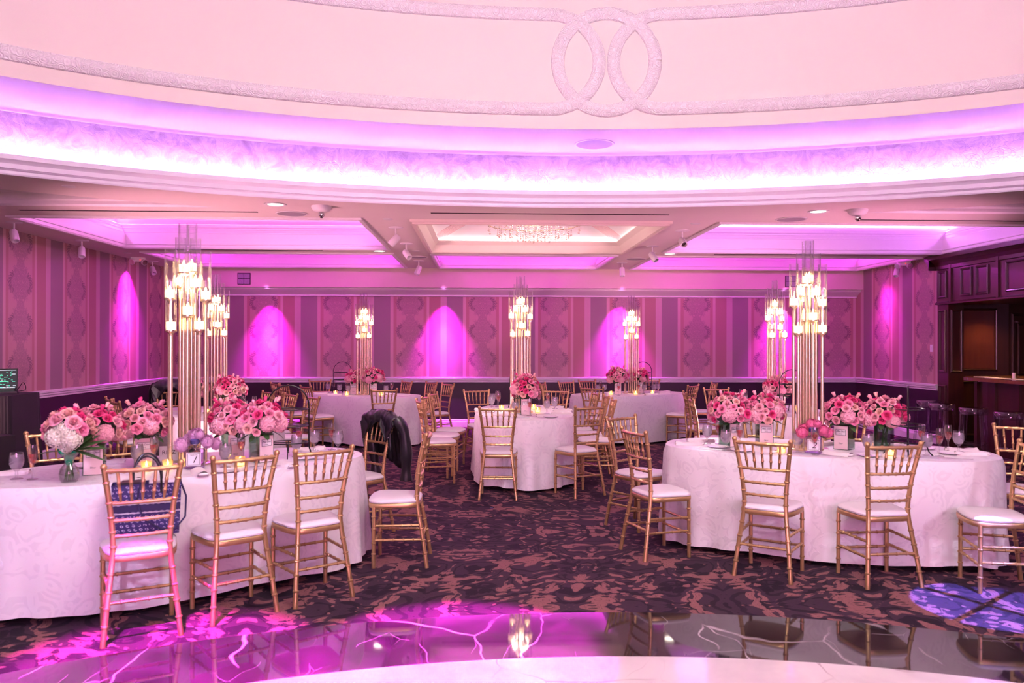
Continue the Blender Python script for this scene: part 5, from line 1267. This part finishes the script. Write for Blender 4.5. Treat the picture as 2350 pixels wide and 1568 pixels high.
def jacket(chx, chy, face, label, seed, drop=.52, zip_=True, topz=.955):
    a = math.atan2(-face[0], face[1]); d = Vector((face[0], face[1])).normalized()
    t = thing('leather_jacket', label, 'jacket', (chx+d.x*.235, chy+d.y*.235, 0), a)
    rnd = random.Random(seed); nu, nv = 29, 22
    # draped over the chair back: front flap short, rear side long; local -y is behind the chair
    def P(i, j, off=0.0):
        u = i/(nu-1)*2-1; s = j/(nv-1)
        fl = .045+.24*abs(u)**1.6; tot = fl+drop*(1-.18*u)
        l = s*tot
        y0 = -.228
        if l < fl: z = topz-(fl-l); y = y0+.034+.010*math.sin(6*u)
        else:
            q = l-fl
            if q < .09: an = q/.09*PI; z = topz+.032*math.sin(an); y = y0+.034*math.cos(an)-.0
            else: z = topz-(q-.09); y = y0-.040-.05*(q-.09)/drop*2
        w = .205+.045*s+.02*math.sin(3*s)
        f = .014*math.sin(9*u+4*s)*min(1, s*1.5)+.008*math.sin(17*u-5*s)
        return (u*w+.02*math.sin(8*s)*abs(u), y-abs(f)*1.0-off-.02*(1-u*u)*(l > fl), z+.02*(1-abs(u))*(1 if abs(l-fl-.045) < .06 else 0)-.06*max(0, abs(u)-.55)*(l >= fl))
    mb = MB().grid(lambda i, j: P(i, j), nu, nv)
    o = mb.obj('shell', 'black_leather', t, angle=75)
    md = o.modifiers.new('thick', 'SOLIDIFY'); md.thickness = .012; md.offset = -1
    for sg in (-1, 1):                                             # sleeves hanging down the sides
        pts = [(sg*.20, -.24, topz-.01), (sg*.245, -.29, topz-.10), (sg*.25, -.31, topz-.26), (sg*.235, -.325, topz-.42), (sg*.225, -.33, topz-.53)]
        MB().tube(smooth_path(pts, 8), [.035+.018*math.sin(k*.9)*.4+.012 for k in range(17)], 12).obj('sleeve', 'black_leather', t)
    # collar and lapel standing off the top
    for sg in (-1, 1):
        vs = [(sg*.01, -.255, topz+.055), (sg*.15, -.245, topz+.05), (sg*.245, -.19, topz-.06), (sg*.17, -.165, topz-.20), (sg*.07, -.175, topz-.06)]
        v2 = [(x, y+.012, z+.004) for x, y, z in vs]
        MB().add(vs+v2, [(0, 1, 2, 3, 4), (9, 8, 7, 6, 5)]+[(k, 5+k, 5+(k+1) % 5, (k+1) % 5) for k in range(5)]).obj('collar', 'black_leather', t, smooth=False)
    if zip_:
        MB().tube([(-.12, -.335, .86), (-.15, -.345, .70), (-.13, -.36, .55)], .004, 6).obj('zip', 'chrome', t)
        for p in ((-.185, -.170, topz-.16),): MB().lathe([(0, .004), (.008, .003), (.01, 0)], 10).obj('snap', 'chrome', t, p).rotation_euler = (-PI/2, 0, 0)
    return t
jacket(-0.860, 6.780, (-0.75, -0.66), 'black leather jacket draped over the chair at the corner of the front left table', 3)
jacket(-4.180, 10.750, (0.25, -0.97), 'dark coat over the chair behind the front left candelabra poles', 4, .45, False, 1.03)

# ================================================================== DJ BOOTH
bt = thing('dj_booth', 'black-draped booth table at the left edge, against the wallpaper', 'booth', (-5.24, 8.35, 0))
vs = []
nu = 96
for j, (z, g) in enumerate(((1.05, -.02), (1.048, 0), (.7, .012), (.35, .02), (.005, .03))):
    for k in range(nu):
        a = 2*PI*k/nu; e = .18; c, s = math.cos(a), math.sin(a); x = math.copysign(abs(c)**e, c); y = math.copysign(abs(s)**e, s)
        f = 0 if j < 2 else .012*math.sin(22*a)*(j-1)/3
        vs.append((x*(.50+g+f), y*(.32+g+f), z))
MB().add(vs, [(j*nu+(k+1) % nu, j*nu+k, (j+1)*nu+k, (j+1)*nu+(k+1) % nu) for j in range(4) for k in range(nu)]+[tuple(range(nu))]).obj('drape', 'black_cloth', bt)
MB().box((0, 0, 1.03), (.95, .6, .03)).obj('deck', 'black_plastic', bt, smooth=False)
lp = thing('laptop', 'open laptop with green mixing software on screen, on the booth', 'laptop', (-5.06, 8.42, 1.052), math.radians(28))
MB().box((0, 0, .012), (.34, .24, .02)).obj('keyboard_base', 'black_plastic', lp, smooth=False)
ld = MB().box((0, 0, .12), (.34, .010, .24)).obj('lid', 'black_plastic', lp, (0, .115, .02), smooth=False); ld.rotation_euler = (-.28, 0, 0)
MB().box((0, -.0056, .125), (.32, .001, .205)).obj('screen', 'screen_dark', ld, smooth=False)
rnd = random.Random(9); mg, mw = MB(), MB()
for k in range(70):
    x, z, w = rnd.uniform(-.15, .14), .035+.19*int(rnd.random()*12)/12, rnd.uniform(.006, .035)
    (mg if rnd.random() < .75 else mw).box((min(x, .155-w/2), -.0065, z), (w, .0006, rnd.uniform(.003, .009)))
mw.box((0, -.0065, .222), (.31, .0006, .006)); mw.box((0, -.0065, .030), (.31, .0006, .004))
mg.obj('screen_waveforms', 'screen_green', ld, smooth=False); mw.obj('screen_bars', 'screen_white', ld, smooth=False)
cb = MB().tube(smooth_path([(-4.92, 8.5, 1.06), (-4.85, 8.5, 1.16), (-4.80, 8.46, 1.09), (-4.88, 8.42, 1.075), (-4.84, 8.36, 1.12), (-4.78, 8.3, 1.058)], 12), .004, 6).obj('cable', 'black_wire')
tag(cb, 'thin black cable looping beside the laptop', 'cable')
sp = thing('floor_speaker', 'black floor speaker in the dark at the left edge, before the booth', 'speaker', (-4.62, 7.45, 0), -.5)
MB().box((0, 0, .36), (.42, .36, .72)).obj('cabinet', 'black_plastic', sp, smooth=False)
MB().lathe([(0, .02), (.06, .02), (.14, .004), (.16, .0), (.17, .008)], 24).obj('woofer', 'black_cloth', sp, (0, -.181, .28)).rotation_euler = (PI/2, 0, 0)
MB().tube([(-.08, -.19, .62), (.08, -.19, .62)], .012, 8).obj('handle', 'steel', sp)

# ================================================================== BAR
def panel(mb_name, parent, x0, x1, z0, z1, org, ax, mat='mahogany', inner=None, proud=.03):
    """framed raised panel on a vertical plane: org + ax*s, outward normal to the left of ax"""
    ax = Vector((ax[0], ax[1])); nrm = Vector((ax.y, -ax.x))
    def q(s, z, o): return (org[0]+ax.x*s+nrm.x*o, org[1]+ax.y*s+nrm.y*o, z)
    mb = MB(); fr = .035
    levels = [(0, 0), (0, proud*.6), (fr*.4, proud), (fr*.8, proud*.7), (fr, .002)]
    vs = []
    for d, o in levels: vs += [q(x0+d, z0+d, o), q(x1-d, z0+d, o), q(x1-d, z1-d, o), q(x0+d, z1-d, o)]
    mb.add(vs, [(i*4+k, i*4+(k+1) % 4, (i+1)*4+(k+1) % 4, (i+1)*4+k) for i in range(len(levels)-1) for k in range(4)])
    p = mb.obj(mb_name, mat, parent, smooth=False)
    m2 = MB(); d = fr+.002
    m2.add([q(x0+d, z0+d, .004), q(x1-d, z0+d, .004), q(x1-d, z1-d, .004), q(x0+d, z1-d, .004)], [(0, 1, 2, 3)])
    m2.obj('panel_field', inner or mat, p, smooth=False)
    return p
# header over the bar
hd = thing('bar_header', 'dark mahogany panelled header with crown above the bar', 'bar cabinet', (0, 0, 0))
MB().box((7.40, 9.6, 2.58), (.5, 5.0, .76)).obj('header_body', 'mahogany', hd, smooth=False)
prof_strip('crown', (7.15, 7.1), (7.15, 12.1), [(0, 2.74), (.02, 2.75), (.02, 2.80), (.06, 2.85), (.11, 2.89), (.13, 2.90), (.13, 2.96), (0, 2.97)], 'mahogany', (-1, 0), hd)
prof_strip('crown', (7.02, 12.1), (7.66, 12.1), [(0, 2.74), (.02, 2.75), (.02, 2.80), (.06, 2.85), (.11, 2.89), (.13, 2.90), (.13, 2.96), (0, 2.97)], 'mahogany', (0, 1), hd)
prof_strip('lower_moulding', (7.15, 7.1), (7.15, 12.1), [(0, 2.20), (.03, 2.205), (.03, 2.225), (.015, 2.24), (0, 2.25)], 'mahogany', (-1, 0), hd)
for (y0, y1) in ((11.82, 12.03), (11.2, 11.47), (10.82, 11.1), (9.85, 10.45), (9.1, 9.7)):
    panel('header_panel', hd, 12.1-y1, 12.1-y0, 2.30, 2.72, (7.15, 12.1), (0, -1))
for y in (11.72, 10.62): MB().box((7.14, y, 2.58), (.03, .05, .74)).obj('stile', 'mahogany', hd, smooth=False)
# end pillar of the alcove
pl = thing('bar_pillar', 'tall dark mahogany pillar at the end of the bar alcove', 'pillar', (7.30, 11.98, 0))
MB().box((0, 0, 1.1), (.24, .28, 2.2)).obj('shaft', 'mahogany', pl, smooth=False)
panel('pillar_panel', pl, .05, .23, 1.15, 2.12, (-.12, .14), (0, -1)); panel('pillar_panel', pl, .05, .23, .15, .95, (-.12, .14), (0, -1)); panel('pillar_panel', pl, .03, .21, 1.15, 2.12, (-.12, -.14), (1, 0)); 
# alcove far wall with a reddish panel and the door beside it
fw_ = struct(wall_strip('wall_bar_end', (7.42, 12.3), (8.45, 12.3), 0, ZC, 'mahogany', .1, (0, -1)))
panel('wall_panel', fw_, .20, .83, 1.16, 2.16, (7.42, 12.3), (1, 0), 'mahogany', 'mahogany_red'); panel('wall_panel', fw_, .20, .83, .12, 1.0, (7.42, 12.3), (1, 0))
dw = struct(wall_strip('wall_bar_back', (8.45, 12.3), (10.4, 12.9), 0, ZC, 'mahogany', .1, (.294, -.956)))
dr = thing('door_1', 'dark wooden service door behind the bar', 'door', (0, 0, 0)); del dr['category']; del dr['label']; struct(dr)
ax = Vector((.956, .294))
panel('door_frame', dr, .05, 1.10, 0, 2.08, (8.45, 12.3), (ax.x, ax.y)); panel('door_panel', dr, .16, .98, 1.1, 1.92, (8.45, 12.28), (ax.x, ax.y)); panel('door_panel', dr, .16, .98, .15, 1.0, (8.45, 12.28), (ax.x, ax.y))
MB().tube([(8.45+ax.x*.3, 12.3+ax.y*.3-.1, 1.95), (8.45+ax.x*.75, 12.3+ax.y*.75-.1, 1.95)], .012, 8).obj('door_closer', 'steel', dr)
# counter
bc = thing('bar_counter', 'long curved wooden bar counter with dark panelled front', 'bar', (0, 0, 0))
edge = [(8.3, 11.86), (7.8, 11.84), (7.45, 11.72), (7.2, 11.5), (7.08, 11.2), (7.08, 10.6), (7.10, 10.0), (7.16, 9.2), (7.26, 8.2), (7.4, 7.2)]
edge = [tuple(p)[:2] for p in smooth_path([(x, y, 0) for x, y in edge], 8)]
inn = [(8.3, 11.5), (7.95, 11.5), (7.75, 11.3), (7.70, 11.0), (7.70, 10.4), (7.74, 9.4), (7.9, 7.2)]
loop = edge+inn[::-1]; nL = len(loop)
MB().add([(x, y, 1.055) for x, y in loop]+[(x, y, 1.10) for x, y in loop], [tuple(range(nL, 2*nL)), tuple(range(nL-1, -1, -1))]+[(k, (k+1) % nL, nL+(k+1) % nL, nL+k) for k in range(nL)]).obj('counter_top', 'bar_top_wood', bc, smooth=False)
fr = [(x+.22 if i > 10 else x+.1, y-(.12 if i < 14 else 0)) for i, (x, y) in enumerate(edge)]
nF = len(fr)
MB().add([(x, y, 0) for x, y in fr]+[(x, y, 1.056) for x, y in fr], [(k, k+1, nF+k+1, nF+k) for k in range(nF-1)]).obj('bar_front', 'mahogany', bc, smooth=False)
for y in (11.3, 10.9, 10.4, 9.9, 9.4, 8.9): MB().box((7.285, y, .52), (.05, .07, 1.02)).obj('bar_stile', 'mahogany', bc, smooth=False)
t = thing('bar_downlight', 'small warm downlight under the bar header', 'ceiling light', (7.95, 10.95, 2.22))
MB().lathe([(.04, 0), (.06, 0), (.06, -.006), (.042, -.008)], 18).obj('trim_ring', 'white_plastic', t); MB().lathe([(0, -.003), (.042, -.003)], 18).obj('lens', 'lamp_white', t)
MB().box((8.0, 9.6, 2.235), (.8, 5.0, .02)).obj('bar_canopy', 'mahogany', hd, smooth=False)
for (x, y, pw) in ((7.95, 10.95, 60), (8.0, 11.9, 30)):
    l = bpy.data.lights.new('bar_beam', 'SPOT'); l.energy = pw; l.color = (1, .62, .22); l.spot_size = math.radians(120); l.spot_blend = .7; l.shadow_soft_size = .05
    o = bpy.data.objects.new('bar_beam', l); COL.objects.link(o); o.location = (x, y, 2.20)
kd = thing('bar_wine_glass', 'empty wine glass standing on the bar counter', 'glass', (7.62, 10.55, 1.10)); place('wine_bowl', WIN, kd)
cd = thing('bar_candle', 'short cream candle on the bar counter', 'candle', (7.60, 10.95, 1.10)); MB().lathe([(0, 0), (.025, 0), (.025, .075), (.02, .078), (0, .074)], 14).obj('wax', 'candle_wax', cd); MB().tube([(0, 0, .07), (0, 0, .088)], .0015, 5).obj('wick', 'black_wire', cd)
for i, (x, y, a) in enumerate(((7.42, 11.30, .3), (7.36, 10.95, -.2), (7.38, 10.55, .1))):
    tag(MB().box((0, 0, .002), (.20, .28, .004)).obj('bar_menu', 'cream_trim', None, (x, y, 1.10), smooth=False), ('far', 'middle', 'near')[i]+' one of the gold-lit menus lying on the bar counter', 'menu', 'menus on the bar')
tag(MB().box((0, 0, .02), (.16, .16, .04)).obj('bar_napkins', 'napkin', None, (7.40, 10.22, 1.10), smooth=False), 'stack of white napkins on the bar at the right edge', 'napkins')
# clear acrylic bar stools
def stool_parts():
    R = {}
    R['seat'] = MB().lathe([(0, .75), (.15, .752), (.165, .745), (.17, .735), (.17, .665), (.164, .66), (.163, .735), (.15, .742), (0, .742)], 28).mesh('seat_drum', 'acrylic')
    R['legs'] = []
    for k in range(4):
        a = PI/4+k*PI/2; c, s = math.cos(a), math.sin(a)
        R['legs'].append(MB().tube([(.155*c, .155*s, .70), (.175*c, .175*s, .4), (.20*c, .20*s, .0)], [.028, .022, .018], 8).mesh('leg', 'acrylic'))
    R['ring'] = MB().tube([(.185*math.cos(PI/4+k*PI/2), .185*math.sin(PI/4+k*PI/2), .28) for k in range(5)], .011, 8, False).mesh('foot_rail', 'acrylic')
    return R
SP = stool_parts()
for i, (x, y, lab) in enumerate(((6.62, 11.40, 'farthest of four clear acrylic bar stools'), (6.45, 10.80, 'second farthest of four clear acrylic bar stools'), (6.46, 10.10, 'second nearest of four clear acrylic bar stools'), (6.52, 9.48, 'nearest of four clear acrylic bar stools'))):
    t = thing('bar_stool', lab, 'stool', (x, y, 0), .2+i*.3, 'clear acrylic bar stools')
    place('seat_drum', SP['seat'], t); [place('leg', m, t) for m in SP['legs']]; place('foot_rail', SP['ring'], t)
# small dropped clip on the carpet
dc = thing('dropped_clip', 'tiny shiny clip lying on the carpet before the centre table', 'clip', (.13, 7.55, 0), .3)
MB().box((0, 0, .006), (.035, .012, .012)).obj('body', 'chrome', dc, smooth=False); MB().box((-.035, .01, .004), (.03, .02, .006)).obj('tab', 'bottle_cap', dc, smooth=False)
# gobo projector on the ceiling of the recess throwing the blue window pattern on the carpet at right
gp = add_light('gobo_projector', 'SPOT', (3.3, 3.3, 4.7), 9000, (.20, .18, 1), (3.08, 4.62, 0), .004, spot=10.5, blend=.12)
gd = gp.data; gd.use_nodes = True; gn = N(gd.node_tree)
em = gd.node_tree.nodes['Emission']
tc = gn.node('ShaderNodeTexCoord').outputs['Normal']; gx, gy, gz = gn.xyz(tc)[:3]
pu, pv = gn.m('DIVIDE', gx, gz), gn.m('DIVIDE', gy, gz)
b1 = gn.step(gn.m('ABSOLUTE', gn.m('ADD', pu, gn.m('MULTIPLY', pv, .35))), .003, .006); b2 = gn.step(gn.m('ABSOLUTE', gn.m('ADD', pv, gn.m('ADD', .01, gn.m('MULTIPLY', pu, -.5)))), .003, .006)
gn.link(gn.m('MULTIPLY', b1, b2), em.inputs['Strength'])
